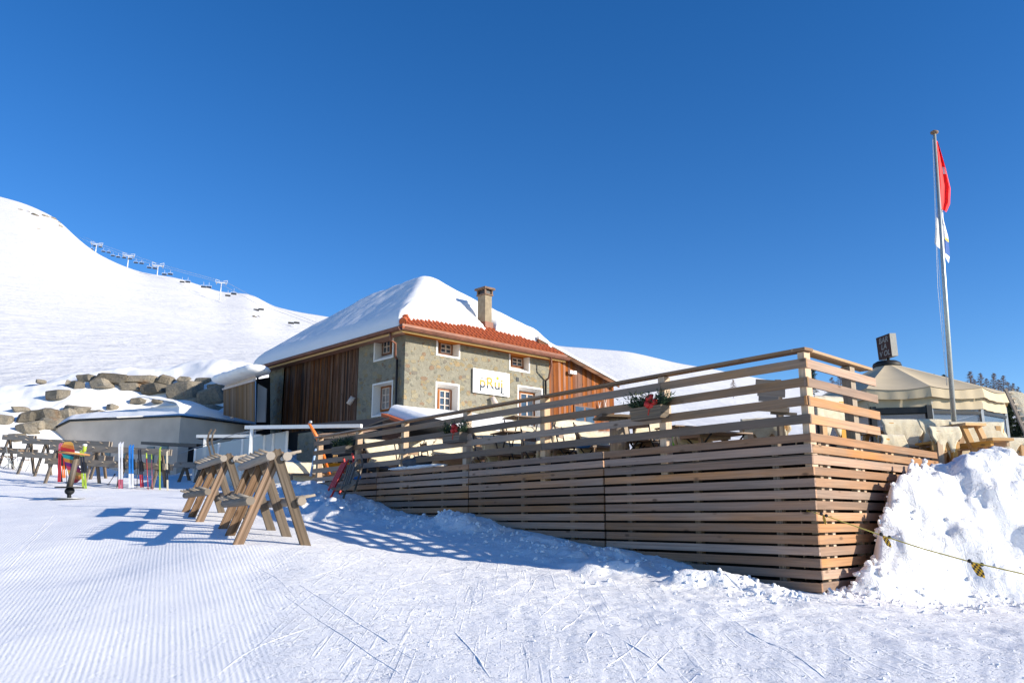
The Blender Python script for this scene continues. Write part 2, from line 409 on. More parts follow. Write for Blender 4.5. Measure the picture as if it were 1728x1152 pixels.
def mat_stone():
    m, n, l, b = newmat('rubble_stone_wall'); tc = n.new('ShaderNodeTexCoord'); ob = tc.outputs['Object']
    wv = n.new('ShaderNodeVectorMath'); wv.operation = 'ADD'
    nz = n.new('ShaderNodeTexNoise'); nz.inputs['Scale'].default_value = 3.0; nz.inputs['Detail'].default_value = 4; l.new(ob, nz.inputs['Vector'])
    s2 = n.new('ShaderNodeVectorMath'); s2.operation = 'SCALE'; s2.inputs['Scale'].default_value = .26; l.new(nz.outputs['Color'], s2.inputs[0])
    l.new(ob, wv.inputs[0]); l.new(s2.outputs[0], wv.inputs[1])
    vo = n.new('ShaderNodeTexVoronoi'); vo.inputs['Scale'].default_value = 3.6
    l.new(mapn(n, l, wv.outputs[0], (1, 1, 1.5)), vo.inputs['Vector'])
    sp_ = n.new('ShaderNodeSeparateColor'); l.new(vo.outputs['Color'], sp_.inputs[0])
    rr = n.new('ShaderNodeValToRGB'); l.new(sp_.outputs[0], rr.inputs[0]); cr = rr.color_ramp; cr.interpolation = 'CONSTANT'
    cr.elements[0].color = (.30, .22, .10, 1); cr.elements[1].position = .2; cr.elements[1].color = (.19, .19, .15, 1)
    for p_, c_ in ((.36, (.33, .27, .16, 1)), (.5, (.4, .27, .12, 1)), (.62, (.16, .14, .12, 1)), (.75, (.36, .31, .2, 1)), (.88, (.24, .13, .07, 1))):
        e = cr.elements.new(p_); e.color = c_
    thr = mathn(n, l, 'MULTIPLY_ADD', sp_.outputs[1], .52, .12)
    inside = mathn(n, l, 'SUBTRACT', thr, vo.outputs['Distance'])
    mk = ramp(n, l, mathn(n, l, 'MULTIPLY_ADD', inside, 4.0, .5), .42, .62)
    fn = noisen(n, l, ob, 26, 5, .7)
    mort = ramp(n, l, noisen(n, l, ob, 5, 6, .7), .3, .7, (.225, .212, .168), (.315, .295, .23))
    mk2 = mathn(n, l, 'MULTIPLY', mk, .6)
    col = mixn(n, l, mk2, mort, rr.outputs[0])
    col = mixn(n, l, 1.0, col, ramp(n, l, fn, .25, .75, (.72, .72, .72), (1.18, 1.18, 1.18)), 'MULTIPLY')
    l.new(col, b.inputs['Base Color']); b.inputs['Roughness'].default_value = .95; b.inputs['Specular IOR Level'].default_value = .15
    nm = bumpn(n, l, mk, .6, .06); nm = bumpn(n, l, noisen(n, l, ob, 9, 5, .7), .6, .05, nm); nm = bumpn(n, l, fn, .6, .03, nm); l.new(nm, b.inputs['Normal'])
    return m
M['stone'] = mat_stone()
def mat_rock():
    m, n, l, b = newmat('boulder_rock'); tc = n.new('ShaderNodeTexCoord'); ob = tc.outputs['Object']
    a = noisen(n, l, ob, 1.4, 6, .65, .4); f = noisen(n, l, ob, 11, 6, .7)
    c = mixn(n, l, ramp(n, l, a, .35, .65), (.20, .185, .155), (.31, .26, .19))
    c = mixn(n, l, ramp(n, l, noisen(n, l, ob, .8, 3), .6, .72), c, (.26, .15, .075))
    c = mixn(n, l, 1.0, c, ramp(n, l, f, .3, .7, (.55, .55, .55), (1.15, 1.15, 1.15)), 'MULTIPLY')
    oi = n.new('ShaderNodeObjectInfo'); hs = n.new('ShaderNodeHueSaturation'); l.new(c, hs.inputs['Color']); l.new(mathn(n, l, 'MULTIPLY_ADD', oi.outputs['Random'], .75, .6), hs.inputs['Value']); c = hs.outputs[0]
    l.new(c, b.inputs['Base Color']); b.inputs['Roughness'].default_value = .9
    l.new(bumpn(n, l, f, .7, .08), b.inputs['Normal']); return m
M['rock'] = mat_rock()
def mat_tile():
    m, n, l, b = newmat('clay_tiles'); tc = n.new('ShaderNodeTexCoord')
    a = noisen(n, l, tc.outputs['Object'], 6, 4, .6)
    c = mixn(n, l, ramp(n, l, a, .3, .7), (.34, .075, .026), (.47, .115, .038)); l.new(c, b.inputs['Base Color'])
    b.inputs['Roughness'].default_value = .8; return m
M['tile'] = mat_tile()
def mat_glass(name, col, rough=.05):
    m, n, l, b = newmat(name); b.inputs['Base Color'].default_value = col+(1,); b.inputs['Roughness'].default_value = rough
    b.inputs['Specular IOR Level'].default_value = .9; tc = n.new('ShaderNodeTexCoord')
    c = ramp(n, l, noisen(n, l, tc.outputs['Object'], 3, 3), .35, .65, tuple(x*.6 for x in col), col); l.new(c, b.inputs['Base Color'])
    return m
M['pane'] = mat_glass('window_glass', (.05, .075, .11))
M['panewarm'] = mat_glass('curtained_glass', (.30, .27, .25), .3)
def mat_clear(name, alpha, col, rough=.1):
    m, n, l, b = newmat(name)
    tr = n.new('ShaderNodeBsdfTransparent'); tr.inputs[0].default_value = (.92, .95, 1, 1)
    mx = n.new('ShaderNodeMixShader'); mx.inputs[0].default_value = alpha
    b.inputs['Base Color'].default_value = col+(1,); b.inputs['Roughness'].default_value = rough; b.inputs['Specular IOR Level'].default_value = .8
    o = [x for x in n if x.type == 'OUTPUT_MATERIAL'][0]
    l.new(tr.outputs[0], mx.inputs[1]); l.new(b.outputs[0], mx.inputs[2]); l.new(mx.outputs[0], o.inputs[0]); return m
M['foil'] = mat_clear('clear_foil', .5, (.20, .29, .42), .08)
M['screen'] = mat_clear('frosted_glass', .75, (.40, .43, .46), .25)
# ================================================================ TERRACE FRAMES
TY = 10.5
TC = P(1377, 870, TY); TC = Vector((TC.x, TC.y, 0))
dF = (-math.sin(rad(37.25)), math.cos(rad(37.25))); nF = (-dF[1], dF[0]); nF = (-math.cos(rad(37.25)), -math.sin(rad(37.25)))
dS = (math.sin(rad(45)), math.cos(rad(45))); nS = (math.cos(rad(45)), -math.sin(rad(45)))
FR = Frame(TC, dF, nF); SI = Frame(TC, dS, nS)
ZT = SI.hit(1371, 730)[1]                      # top of the cladding
FL = FR.hit(528, 800)[0]                       # length of the front
SLn = SI.hit(1558, 762)[0]                     # visible length of the side
PITCHB = (ZT - FR.hit(1381, 1000)[1])/13.9
ZFLOOR = ZT - .27

# ================================================================ GROUND
gp = []   # control points x, y, z
for (px, py, Y) in [(1383, 1000, 10.6), (960, 961, 11.6), (720, 937, 12.6), (512, 922, 11.7), (394, 912, 11.4), (374, 892, 13.4), (462, 899, 13.8),
                    (329, 876, 15.4), (302, 860, 17.6), (366, 862, 17.8), (560, 882, 17), (640, 900, 15.0),
                    (0, 1152, 6), (400, 1152, 6), (864, 1152, 6), (1300, 1152, 6), (1728, 1152, 6), (0, 960, 10.5), (200, 950, 11), (0, 860, 19), (118, 840, 21), (0, 822, 25.5), (160, 816, 27.5), (290, 824, 27),
                    (90, 806, 30), (50, 797, 32), (0, 790, 33), (200, 803, 32), (300, 802, 33), (400, 803, 33), (500, 800, 32),
                    (1600, 1020, 10.6), (1728, 1028, 10.4), (1100, 955, 12.2), (900, 912, 14), (800, 890, 15.5),
                    (0, 735, 37.5), (40, 745, 37.5), (0, 690, 41), (200, 797, 38), (300, 797, 37.5), (90, 790, 37), (200, 720, 42), (150, 688, 42), (0, 640, 45), (200, 640, 45), (400, 640, 45), (100, 612, 48), (300, 612, 48), (0, 610, 49), (420, 612, 49),
                    (430, 730, 40), (640, 740, 48), (-500, 1152, 6), (-500, 860, 18), (-500, 790, 33), (-500, 620, 48), (2200, 1152, 6)]:
    p = P(px, py, Y); gp.append((p.x, p.y, p.z))
gp += [(0, 0, -1.62), (-6, 0, -1.6), (6, 0, -1.6), (0, -8, -1.9), (8, -6, -1.9), (-10, -6, -1.8), (0, 3, -1.4), (-3, 3, -1.38), (3, 3, -1.42)]
gp += [(0, 20, .3), (3, 17, 0), (2, 26, .6), (-2, 32, .75), (3, 34, .75), (12, 12, -.8), (18, 11, -.8), (26, 12, -.6)]
G = np.array(gp)
def _phi(r2): return np.where(r2 > 1e-9, r2*np.log(r2+1e-12)*.5, 0)
nG = len(G); d2 = ((G[:, None, :2]-G[None, :, :2])**2).sum(2)
K = np.zeros((nG+3, nG+3)); K[:nG, :nG] = _phi(d2)+np.eye(nG)*1.2; K[:nG, nG] = 1; K[:nG, nG+1:] = G[:, :2]; K[nG, :nG] = 1; K[nG+1:, :nG] = G[:, :2].T
Wt = np.linalg.solve(K, np.concatenate([G[:, 2], [0, 0, 0]]))
def tps(x, y):
    x = np.asarray(x, float); y = np.asarray(y, float); sh = x.shape; x = x.ravel(); y = y.ravel()
    o = np.full(x.shape, Wt[nG])+Wt[nG+1]*x+Wt[nG+2]*y
    for i in range(nG): o += Wt[i]*_phi((x-G[i, 0])**2+(y-G[i, 1])**2)
    return o.reshape(sh)
# berm of cleared snow against the terrace front: crest heights read along the front
crest = [(505, 812), (530, 806), (552, 818), (575, 838), (600, 833), (625, 846), (660, 858), (700, 868), (740, 872), (790, 869), (825, 876), (860, 893), (880, 890), (900, 912), (960, 915), (1000, 925), (1050, 929), (1100, 936), (1160, 947), (1200, 962), (1290, 984), (1370, 1002)]
cs = [FR.hit(a, b) for a, b in crest][::-1]; CA = np.array([c[0] for c in cs]); CZ = np.array([c[1] for c in cs])
rp = [(1425, 1003), (1440, 985), (1455, 950), (1470, 905), (1487, 880), (1500, 850), (1515, 822), (1530, 806), (1540, 790), (1556, 768)]
rs_ = [SI.hit(a, b) for a, b in rp]; RY = np.array([TC.y + c[0]*dS[1] for c in rs_]); RZ = np.array([c[1] for c in rs_])
def ground(x, y, detail=True):
    x = np.asarray(x, float); y = np.asarray(y, float)
    z = tps(x, y)
    # snow bank to the right of the terrace side
    a = (x-TC.x)*dF[0]+(y-TC.y)*dF[1]; n = (x-TC.x)*nF[0]+(y-TC.y)*nF[1]
    sa = (x-TC.x)*dS[0]+(y-TC.y)*dS[1]; sn = (x-TC.x)*nS[0]+(y-TC.y)*nS[1]
    lump = fbm(x*1.6, y*1.6, 5, 4); billow = 1-np.abs(fbm(x*1.1+4, y*1.1, 9, 4))*1.6
    yb = y + .50*(1-sstep(.3, 2.0, sn)) + .42*fbm(x*.55, y*.35, 21, 3) + .22*lump + .05*np.clip(sn, 0, 4)
    zb = np.interp(yb, np.concatenate([RY, [16, 45]]), np.concatenate([RZ, [1.02, 3.6]]), left=-5)
    zb = zb - .05 + (.08*fbm(x*3.4, y*3.4, 6, 3) + .24*lump + .26*(billow-.55))*sstep(10.6, 11.4, y)*(1-.55*sstep(13.0, 14.5, y)) - .08*sstep(12.6, 13.6, y)
    right = (sn > -0.6) & (sa > -.2)
    k = sstep(.02, .30, sn+.12*fbm(x*2.5, y*2.5, 91, 3))*sstep(-.2, .4, sa)
    z = np.where(right, np.maximum(z, zb*k+(1-k)*(z-.0)), z)
    # berm
    zc = np.interp(a, CA, CZ)
    rag = .12*fbm(a*1.7, n*1.2, 33, 4) + .07*fbm(x*5, y*5, 35, 3)
    wd = 1.5 + .5*fbm(a*.35, a*.1, 3, 2) + 1.0*sstep(8, 11, a)
    q = np.clip((n-.15)/wd, 0, 1); prof = (1-q)**1.35
    h = (zc - z)*prof + rag*prof**.4*(1-.4*(n < .3))
    h = h + .16*np.maximum(0, fbm(x*1.3, y*1.3, 41, 3))*np.sin(np.pi*np.clip(q, 0, 1))*2
    inb = (a > -.1) & (a < FL+2.6) & (n > -.6) & (q < 1) & (zc > z-.1)
    fade = sstep(-.1, .5, a)*(1-sstep(FL+.6, FL+2.4, a))
    z = np.where(inb, z + np.maximum(h, 0)*fade, z)
    # under the terrace keep low
    und = (n < -.25) & (sn < -.25) & (a < FL+.2)
    z = np.where(und, np.minimum(z, .55), z)
    if detail:
        r = np.sqrt(x*x+y*y)
        z = z + .02*fbm(x*1.1, y*1.1, 2, 3)*sstep(2, 6, r) + .035*fbm(x*.35, y*.35, 12, 3)
        tr = sstep(-1, 2.5, x+y*.15)            # trodden area
        z = z + tr*(.024*fbm(x*4.2, y*4.2, 71, 4) + .022*np.minimum(0, fbm(x*2.6, y*3.1, 73, 3)+.15))*(r < 30)
        bank = sstep(38.0, 42, y)
        z = z + bank*(.55*np.abs(fbm(x*.30, y*.45, 55, 3)) + .12*fbm(x*1.3, y*1.3, 56, 3))
    return z
def gz(x, y): return float(ground(np.array([x]), np.array([y]))[0])
def on_ground(px, py, y0=3, y1=48, detail=True):
    ys = np.linspace(y0, y1, 400); d = ray(px, py); pts = np.array([[d.x*(yy/d.y), yy, d.z*(yy/d.y)] for yy in ys])
    g = ground(pts[:, 0], pts[:, 1]); s = np.where(g > pts[:, 2])[0]
    i = s[0] if len(s) else len(ys)-1
    return Vector((pts[i, 0], pts[i, 1], g[i]))
def grid_mesh(name, X, Y, Z, mat, keep=None, smooth=True, **k):
    nr, nc = X.shape
    co = np.stack([X.ravel(), Y.ravel(), Z.ravel()], 1)
    idx = np.arange(nr*nc).reshape(nr, nc)
    q = np.stack([idx[:-1, :-1], idx[:-1, 1:], idx[1:, 1:], idx[1:, :-1]], -1).reshape(-1, 4)
    if keep is not None: q = q[keep.ravel()]
    me = bpy.data.meshes.new(name); me.vertices.add(len(co)); me.vertices.foreach_set('co', co.ravel())
    me.loops.add(len(q)*4); me.loops.foreach_set('vertex_index', q.ravel().astype(np.int32))
    me.polygons.add(len(q)); me.polygons.foreach_set('loop_start', (np.arange(len(q))*4).astype(np.int32))
    me.polygons.foreach_set('loop_total', np.full(len(q), 4, np.int32))
    me.update(calc_edges=True); me.polygons.foreach_set('use_smooth', np.full(len(q), smooth))
    me.materials.append(mat); me.validate()
    return link(name, me, **k)
th = np.radians(np.concatenate([np.linspace(-120, -38, 110, endpoint=False), np.linspace(-38, 38, 620, endpoint=False), np.linspace(38, 120, 110)]))
rr = np.concatenate([np.geomspace(.6, 8, 70, endpoint=False), np.linspace(8, 16, 150, endpoint=False), np.geomspace(16, 62, 230)])
TT, RR = np.meshgrid(th, rr)
GX = np.sin(TT)*RR; GY = np.cos(TT)*RR; GZ = ground(GX, GY)
far = sstep(50, 60, RR); GZ = GZ - far*3.0
grid_mesh('snow_ground', GX, GY, GZ, M['piste'], kind='structure')

# ================================================================ MOUNTAIN
prof = np.array([(-4000, 300), (-900, 200), (-300, 262), (0, 332), (40, 343), (75, 358), (100, 372), (125, 398), (160, 426), (200, 446), (240, 460), (300, 469), (340, 482), (372, 493), (415, 495), (432, 499), (455, 515), (500, 526), (545, 533), (620, 546), (700, 556), (800, 566), (900, 576), (945, 584), (1000, 588), (1060, 593), (1100, 602), (1140, 612), (1200, 622), (1290, 640), (1400, 658), (1500, 664), (1728, 668), (2200, 650), (5000, 600)], float)
pxs = np.concatenate([np.linspace(-2600, -40, 120, endpoint=False), np.arange(-40, 1760, 5.0), np.linspace(1760, 4300, 110)])
ridge = np.interp(pxs, prof[:, 0], prof[:, 1])
ridge[120:480] = np.convolve(np.pad(ridge, 3, 'edge'), np.ones(7)/7, 'valid')[120:480]
foot = np.interp(pxs, [-3000, 560, 900, 1000, 5000], [692, 692, 790, 815, 815])
Rr = np.interp(pxs, [-3000, -200, 375, 1000, 1500, 5000], [520, 440, 310, 560, 700, 900])
Rr[60:500] = np.convolve(np.pad(Rr, 40, 'edge'), np.ones(81)/81, 'valid')[60:500]
ns = 150; s = np.linspace(0, 1, ns)[:, None]
R0 = np.interp(pxs, [-3000, 560, 900, 5000], [44, 44, 38, 38])
YY = R0[None, :]*(Rr/R0)[None, :]**s
sh = np.where(pxs < 700, .75, .82)[None, :]
rsm = np.convolve(np.pad(ridge, 35, 'edge'), np.ones(71)/71, 'valid')
RG = rsm[None, :]*(1-s**2.5)+ridge[None, :]*s**2.5
PY = foot[None, :]+(RG-foot[None, :])*s**sh
V = (CY-PY)/FPX; MZ = YY*(sp+V*cp)/(cp-V*sp); MX = YY*((pxs-CX)/FPX)[None, :]/(cp-V*sp)
und = (fbm(MX*.012+3, YY*.012, 81, 4)*3 + fbm(MX*.045, YY*.045, 82, 5)*1.0)*np.sin(np.pi*s)**.8*(YY/300)
MZ = MZ+und
# back side
bk = np.array([1.15, 1.6, 3.0])[:, None]; YB = YY[-1:]*bk; XB = MX[-1:]*bk; ZB = MZ[-1:]*np.array([.93, .5, -.2])[:, None]
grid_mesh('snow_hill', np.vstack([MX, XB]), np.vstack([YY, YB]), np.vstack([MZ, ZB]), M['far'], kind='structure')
def hill_pt(px, py):
    """point of the hill surface seen at a pixel"""
    j = int(np.argmin(np.abs(pxs-px))); v = (sp+V[:, j]*cp); zz = MZ[:, j]; yy = YY[:, j]
    e = zz/yy
    d = ray(px, py); t = d.z/d.y; i = np.where(e >= t)[0]; i = i[0] if len(i) else ns-1
    Y = yy[i]; return P(px, py, Y)

# ================================================================ HOUSE
HY = 32.0
A0 = P(682, 650, HY); HA = Vector((A0.x, A0.y, 0))
aL, aR = rad(43.0), rad(46.5)
uL = (-math.sin(aL), math.cos(aL)); uR = (math.sin(aR), math.cos(aR))
HF = Frame(HA, uR, (math.cos(aR), -math.sin(aR)))        # sunny front wall
HL = Frame(HA, uL, (-math.cos(aL), -math.sin(aL)))       # shaded left wall
HW = HF.hit(927, 680)[0]; HD = HL.hit(452, 660)[0]
OV = .55; ZE = HF.hit(684, 563)[1]; ZG = .3
house = thing('chalet', 'stone chalet with snow-covered hipped roof and dark wooden barn front behind the terrace', 'chalet', (HA.x, HA.y, ZG))
def wallpoly(fr, polys, depth, name, mat, parent, n0=0.0):
    mb = MB()
    for p in polys: mb.prism(p, n0-depth, n0, fr.mat())
    return mb.build(name, mat, parent)
# windows: outer white surround (pixel rect on wall), reveal, recessed frame
def rect(fr, x0, y0, x1, y1):
    a0, z1 = fr.hit(x0, y0); a1, z0 = fr.hit(x1, y1); return [a0, a1, z0, z1]
ZTOP = ZE+.15
wins_F = [rect(HF, 736, 575, 776, 606), rect(HF, 859, 592, 894, 630), rect(HF, 735, 643, 774, 716), rect(HF, 873, 649, 916, 745)]
for r_ in wins_F[:2]: r_[3] = ZTOP-.02
wins_L = [rect(HL, 632, 571, 664, 603), rect(HL, 629, 648, 662, 699)]
wins_L = [[min(r_[0], r_[1]), max(r_[0], r_[1]), r_[2], r_[3]] for r_ in wins_L]; wins_L[0][3] = ZTOP-.02
def wall_with_holes(fr, a0, a1, z0, z1, holes, depth, name, mat, parent):
    """vertical strips between hole edges"""
    mb = MB(); xs = sorted(set([a0, a1]+[h[0] for h in holes]+[h[1] for h in holes]))
    for i in range(len(xs)-1):
        xa, xb = xs[i], xs[i+1]
        if xb-xa < 1e-4: continue
        hs = sorted([(h[2], h[3]) for h in holes if h[0] <= xa+1e-4 and h[1] >= xb-1e-4])
        z = z0
        for b_, t_ in hs+[(z1, z1)]:
            if b_ > z+1e-4:
                p0 = [(xa, 0, z), (xb, 0, z), (xb, 0, b_), (xa, 0, b_)]
                mb.add(p0, [(0, 1, 2, 3)], fr.mat())
            z = max(z, t_)
    # outer frame of the wall mass
    return mb.build(name, mat, parent)
wallF = wall_with_holes(HF, 0, HW, ZG-1, ZTOP, wins_F, .5, 'wall', M['stone'], house)
a_b0 = HL.hit(604, 640)[0]; a_b1 = HL.hit(476, 680)[0]
z_b0 = HL.hit(560, 760)[1]
holesL = wins_L+[[a_b0, a_b1, ZG-1, ZTOP]]
wallL = wall_with_holes(HL, 0, a_b0, ZG-1, ZTOP, wins_L, .5, 'wall', M['stone'], house); wall_with_holes(HL, a_b1, HD, ZG-1, ZTOP, [], .5, 'wall', M['stone'], house)
mb = MB(); mb.quad(HL.pt(HD, 0, ZG-1), HL.pt(HD, 0, ZTOP), HF.pt(HW, 0, ZTOP)+Vector((uL[0], uL[1], 0))*HD, HF.pt(HW, 0, ZG-1)+Vector((uL[0], uL[1], 0))*HD)
q = Vector((uL[0], uL[1], 0))*HD
mb.build('wall', M['stone'], house); mb = MB()
mb.quad(HF.pt(HW, 0, ZG-1), HF.pt(HW, 0, ZTOP), HF.pt(HW, 0, ZTOP)+q, HF.pt(HW, 0, ZG-1)+q)
mb.build('wall', M['stone'], house)
# barn boards
mb = MB(); a = a_b0
while a < a_b1-.02:
    wd = random.uniform(.07, .15); wd = min(wd, a_b1-a)
    mb.box((a+wd/2, -.10+random.uniform(-.012, .012), (z_b0-.4+ZTOP)/2), (wd-.006, .05, ZTOP-z_b0+.4), HL.mat(), ax=2)
    a += wd
mb.box(((a_b0+a_b1)/2, -.16, (ZTOP+ZG-1)/2), (a_b1-a_b0, .04, ZTOP-ZG+1), HL.mat(), r=.1)
mb.build('barn_boarding', M['barn'], house)
def window(fr, r_, sash_px, nx, nz, deep=.42, name='window', open_top=False, pane=None):
    a0, a1, z0, z1 = r_; b = .07
    # white painted surround on the wall face, 4 strips, + splayed reveal
    sa0, sa1, sz0, sz1 = sash_px
    mb = MB(); mt = fr.mat()
    for (x0, x1, y0, y1) in ((a0, a1, z0, z0+b), (a0, a1, z1-b, z1), (a0, a0+b, z0+b, z1-b), (a1-b, a1, z0+b, z1-b)):
        if open_top and y0 == z1-b: continue
        mb.box(((x0+x1)/2, 0.004, (y0+y1)/2), (x1-x0, .03, y1-y0), mt)
    O = [(a0+b, 0, z0+b), (a1-b, 0, z0+b), (a1-b, 0, z1-(0 if open_top else b)), (a0+b, 0, z1-(0 if open_top else b))]
    I = [(sa0, -deep, sz0), (sa1, -deep, sz0), (sa1, -deep, sz1), (sa0, -deep, sz1)]
    for i in range(4):
        j = (i+1) % 4; mb.add([O[i], O[j], I[j], I[i]], [(0, 1, 2, 3)], mt)
    win = mb.build(name, M['reveal'], house)
    fw = .075
    mb = MB()
    for (x0, x1, y0, y1) in ((sa0, sa1, sz0, sz0+fw), (sa0, sa1, sz1-fw, sz1), (sa0, sa0+fw, sz0+fw, sz1-fw), (sa1-fw, sa1, sz0+fw, sz1-fw)):
        mb.box(((x0+x1)/2, -deep+.03, (y0+y1)/2), (x1-x0, .08, y1-y0), mt)
    mb.build('frame', M['winwood'], win)
    mb = MB(); g0, g1, h0, h1 = sa0+fw, sa1-fw, sz0+fw, sz1-fw; mw = .035
    for i in range(nx+1):
        x = g0+(g1-g0)*i/nx; x = min(max(x, g0+mw/2), g1-mw/2); ww = mw*(1.6 if i == nx//2 and nx > 1 else 1)
        mb.box((x, -deep+.035, (h0+h1)/2), (ww, .04, h1-h0), mt)
    for k in range(nz+1):
        z = h0+(h1-h0)*k/nz; z = min(max(z, h0+mw/2), h1-mw/2)
        mb.box(((g0+g1)/2, -deep+.037, z), (g1-g0-.002, .04, mw), mt)
    mb.build('muntins', M['muntin'], win)
    mb = MB(); mb.box(((g0+g1)/2, -deep+.01, (h0+h1)/2), (g1-g0, .02, h1-h0), mt); mb.build('pane', pane or M['pane'], win)
    return win
def sash(fr, x0, y0, x1, y1, deep):
    a0, z1 = fr.hit(x0, y0, -deep); a1, z0 = fr.hit(x1, y1, -deep); return [min(a0, a1), max(a0, a1), z0, z1]
s_ = sash(HF, 740, 576, 762, 601, .42); window(HF, wins_F[0], s_, 2, 2, open_top=True)
s_ = sash(HF, 861, 600, 882, 622, .42); window(HF, wins_F[1], s_, 2, 2, open_top=True)
s_ = sash(HF, 738, 655, 760, 712, .42); window(HF, wins_F[2], s_, 2, 4)
s_ = sash(HF, 875, 660, 901, 740, .42); window(HF, wins_F[3], s_, 2, 1, name='doorway')
s_ = sash(HL, 647, 573, 661.5, 597, .42); window(HL, wins_L[0], s_, 2, 2, open_top=True)
s_ = sash(HL, 645, 653, 660, 692, .42); window(HL, wins_L[1], s_, 2, 3, pane=M['panewarm'])
# roof
S0, S1, T0, T1 = -OV, HW+OV, -OV, HD+.75
half = (S1-S0)/2
pk = Vector((uR[0], uR[1], 0))*(HW/2)+Vector((uL[0], uL[1], 0))*(half*1.0-OV)+HA
zpk = P(735, 468, pk.y).z-.38
RISE = zpk-(ZE+.12); SLP = RISE/half
def hpt(s, t, z): return HA+Vector((uR[0], uR[1], 0))*s+Vector((uL[0], uL[1], 0))*t+Vector((0, 0, z))
def roofz(s, t):
    return ZE+.22+SLP*np.minimum(np.minimum(s-S0, S1-s), np.minimum(t-T0, (T1-t)*1.25))
rc = [(S0, T0), (S1, T0), (S1, T1), (S0, T1)]; rA = (HW/2, T0+half); rB = (HW/2, T1-half/1.25)
def rp_(s, t, dz=0): return hpt(s, t, float(roofz(s, t))+dz)
mb = MB()
A_, B_, C_, D_ = [rp_(*c) for c in rc]; E_, F_ = rp_(*rA), rp_(*rB)
mb.add([A_, B_, E_], [(0, 1, 2)]); mb.add([B_, C_, F_, E_], [(0, 1, 2, 3)]); mb.add([C_, D_, F_], [(0, 1, 2)]); mb.add([D_, A_, E_, F_], [(0, 1, 2, 3)])
lo = [c-Vector((0, 0, .14)) for c in (A_, B_, C_, D_)]
mb.add([A_, B_, C_, D_]+lo, [(0, 4, 5, 1), (1, 5, 6, 2), (2, 6, 7, 3), (3, 7, 4, 0), (4, 7, 6, 5)])
roof = mb.build('roof', M['tile'], house)
# tile relief on the exposed band of the front eave
mb = MB(); nT = 0
for row in range(6):
    for i in range(int((S1-S0)/.235)):
        s = S0+.12+i*.235+(.0 if row % 2 else .03); t = T0+.02+row*.20
        lim = min(s-S0, S1-s)
        if t-T0 > lim-.05: continue
        z = float(roofz(s, t))
        c = hpt(s, t, z+.045)
        ang = math.atan(SLP)
        m = HF.mat(s, -t, z+.028) @ Matrix.Rotation(-ang, 4, 'X')
        # curved pantile: half tube rising up slope (local -y is up the slope)
        prof_ = [(-.115, 0), (-.1, .03), (-.05, .055), (0, .05), (.05, .015), (.1, 0), (.115, .0)]
        vs = [(x, y, h+(.028 if y > 0 else .0)) for y in (.02, -.235) for x, h in prof_]
        n_ = len(prof_); fs = [(k, k+1, n_+k+1, n_+k) for k in range(n_-1)]
        vs += [(x, .02, -.015) for x, h in prof_]; fs += [(k+1, k, 2*n_+k, 2*n_+k+1) for k in range(n_-1)]
        mb.add(vs, fs, m, None, None, 0, False)
mb.build('roof_tiles', M['tile'], roof)
# hip tiles at near corner
mb = MB()
for i in range(4):
    u0 = .02+i*.3
    p0 = rp_(S0+u0, T0+u0, .08); p1 = rp_(S0+u0+.36, T0+u0+.36, .05)
    mb.tube([p0, p1], [.15, .12], 10)
mb.build('hip_tiles', M['tile'], roof)
# roof snow
st = .07
ss = np.arange(S0-.02, S1+.02, st); ts = np.arange(T0, T1+.02, st)
SS, TS = np.meshgrid(ss, ts)
chs, cht = None, None
# chimney position on the front slope
d_ = ray(818, 549); best = None
for k in range(2000):
    t_ = 30+k*.005; p = d_*(t_/d_.y); rel = p-HA; 
    # solve plan coords
    det = uR[0]*uL[1]-uR[1]*uL[0]; cs_ = (rel.x*uL[1]-rel.y*uL[0])/det; ct_ = (uR[0]*rel.y-uR[1]*rel.x)/det
    if S0 < cs_ < S1 and T0 < ct_ < T1 and p.z <= float(roofz(cs_, ct_)) and best is None and k > 0: best = (cs_, ct_)
CHS, CHT = best if best else (5.2, 1.2)
nz1 = fbm(SS*1.4, TS*1.4, 61, 3); nz2 = fbm(SS*.5, TS*.5, 62, 2)
bandT = np.interp(SS, [S0, S0+.5, 2.2, 4.0, 6, 7.2, S1], [.18, .42, .72, .85, .88, .72, .45])+.13*fbm(SS*1.5, SS*.3, 63, 3)   # bare tiles along front eave
dfront = (TS-T0)-bandT
dleft = (SS-S0)-.02; dright = (S1-SS)-.12-.06*fbm(TS*1.2, TS, 64, 2); dback = T1-TS
dch = np.sqrt(((SS-CHS+.12)/.50)**2+((np.where(TS > CHT, (TS-CHT)/.62, (TS-CHT)/.6)))**2)*.50-.50
dch = np.minimum(dch, np.where(TS < CHT, np.abs(SS-CHS-.05+.25*(CHT-TS)*0)-.20-.05*fbm(TS*3, SS*0, 5, 2), 9))
d = np.minimum(np.minimum(dfront, dback), np.minimum(dleft, dright)); d = np.minimum(d, dch)
thk = (.50+.05*nz1+.06*nz2)*np.clip(d/.40, 0, 1)**.42
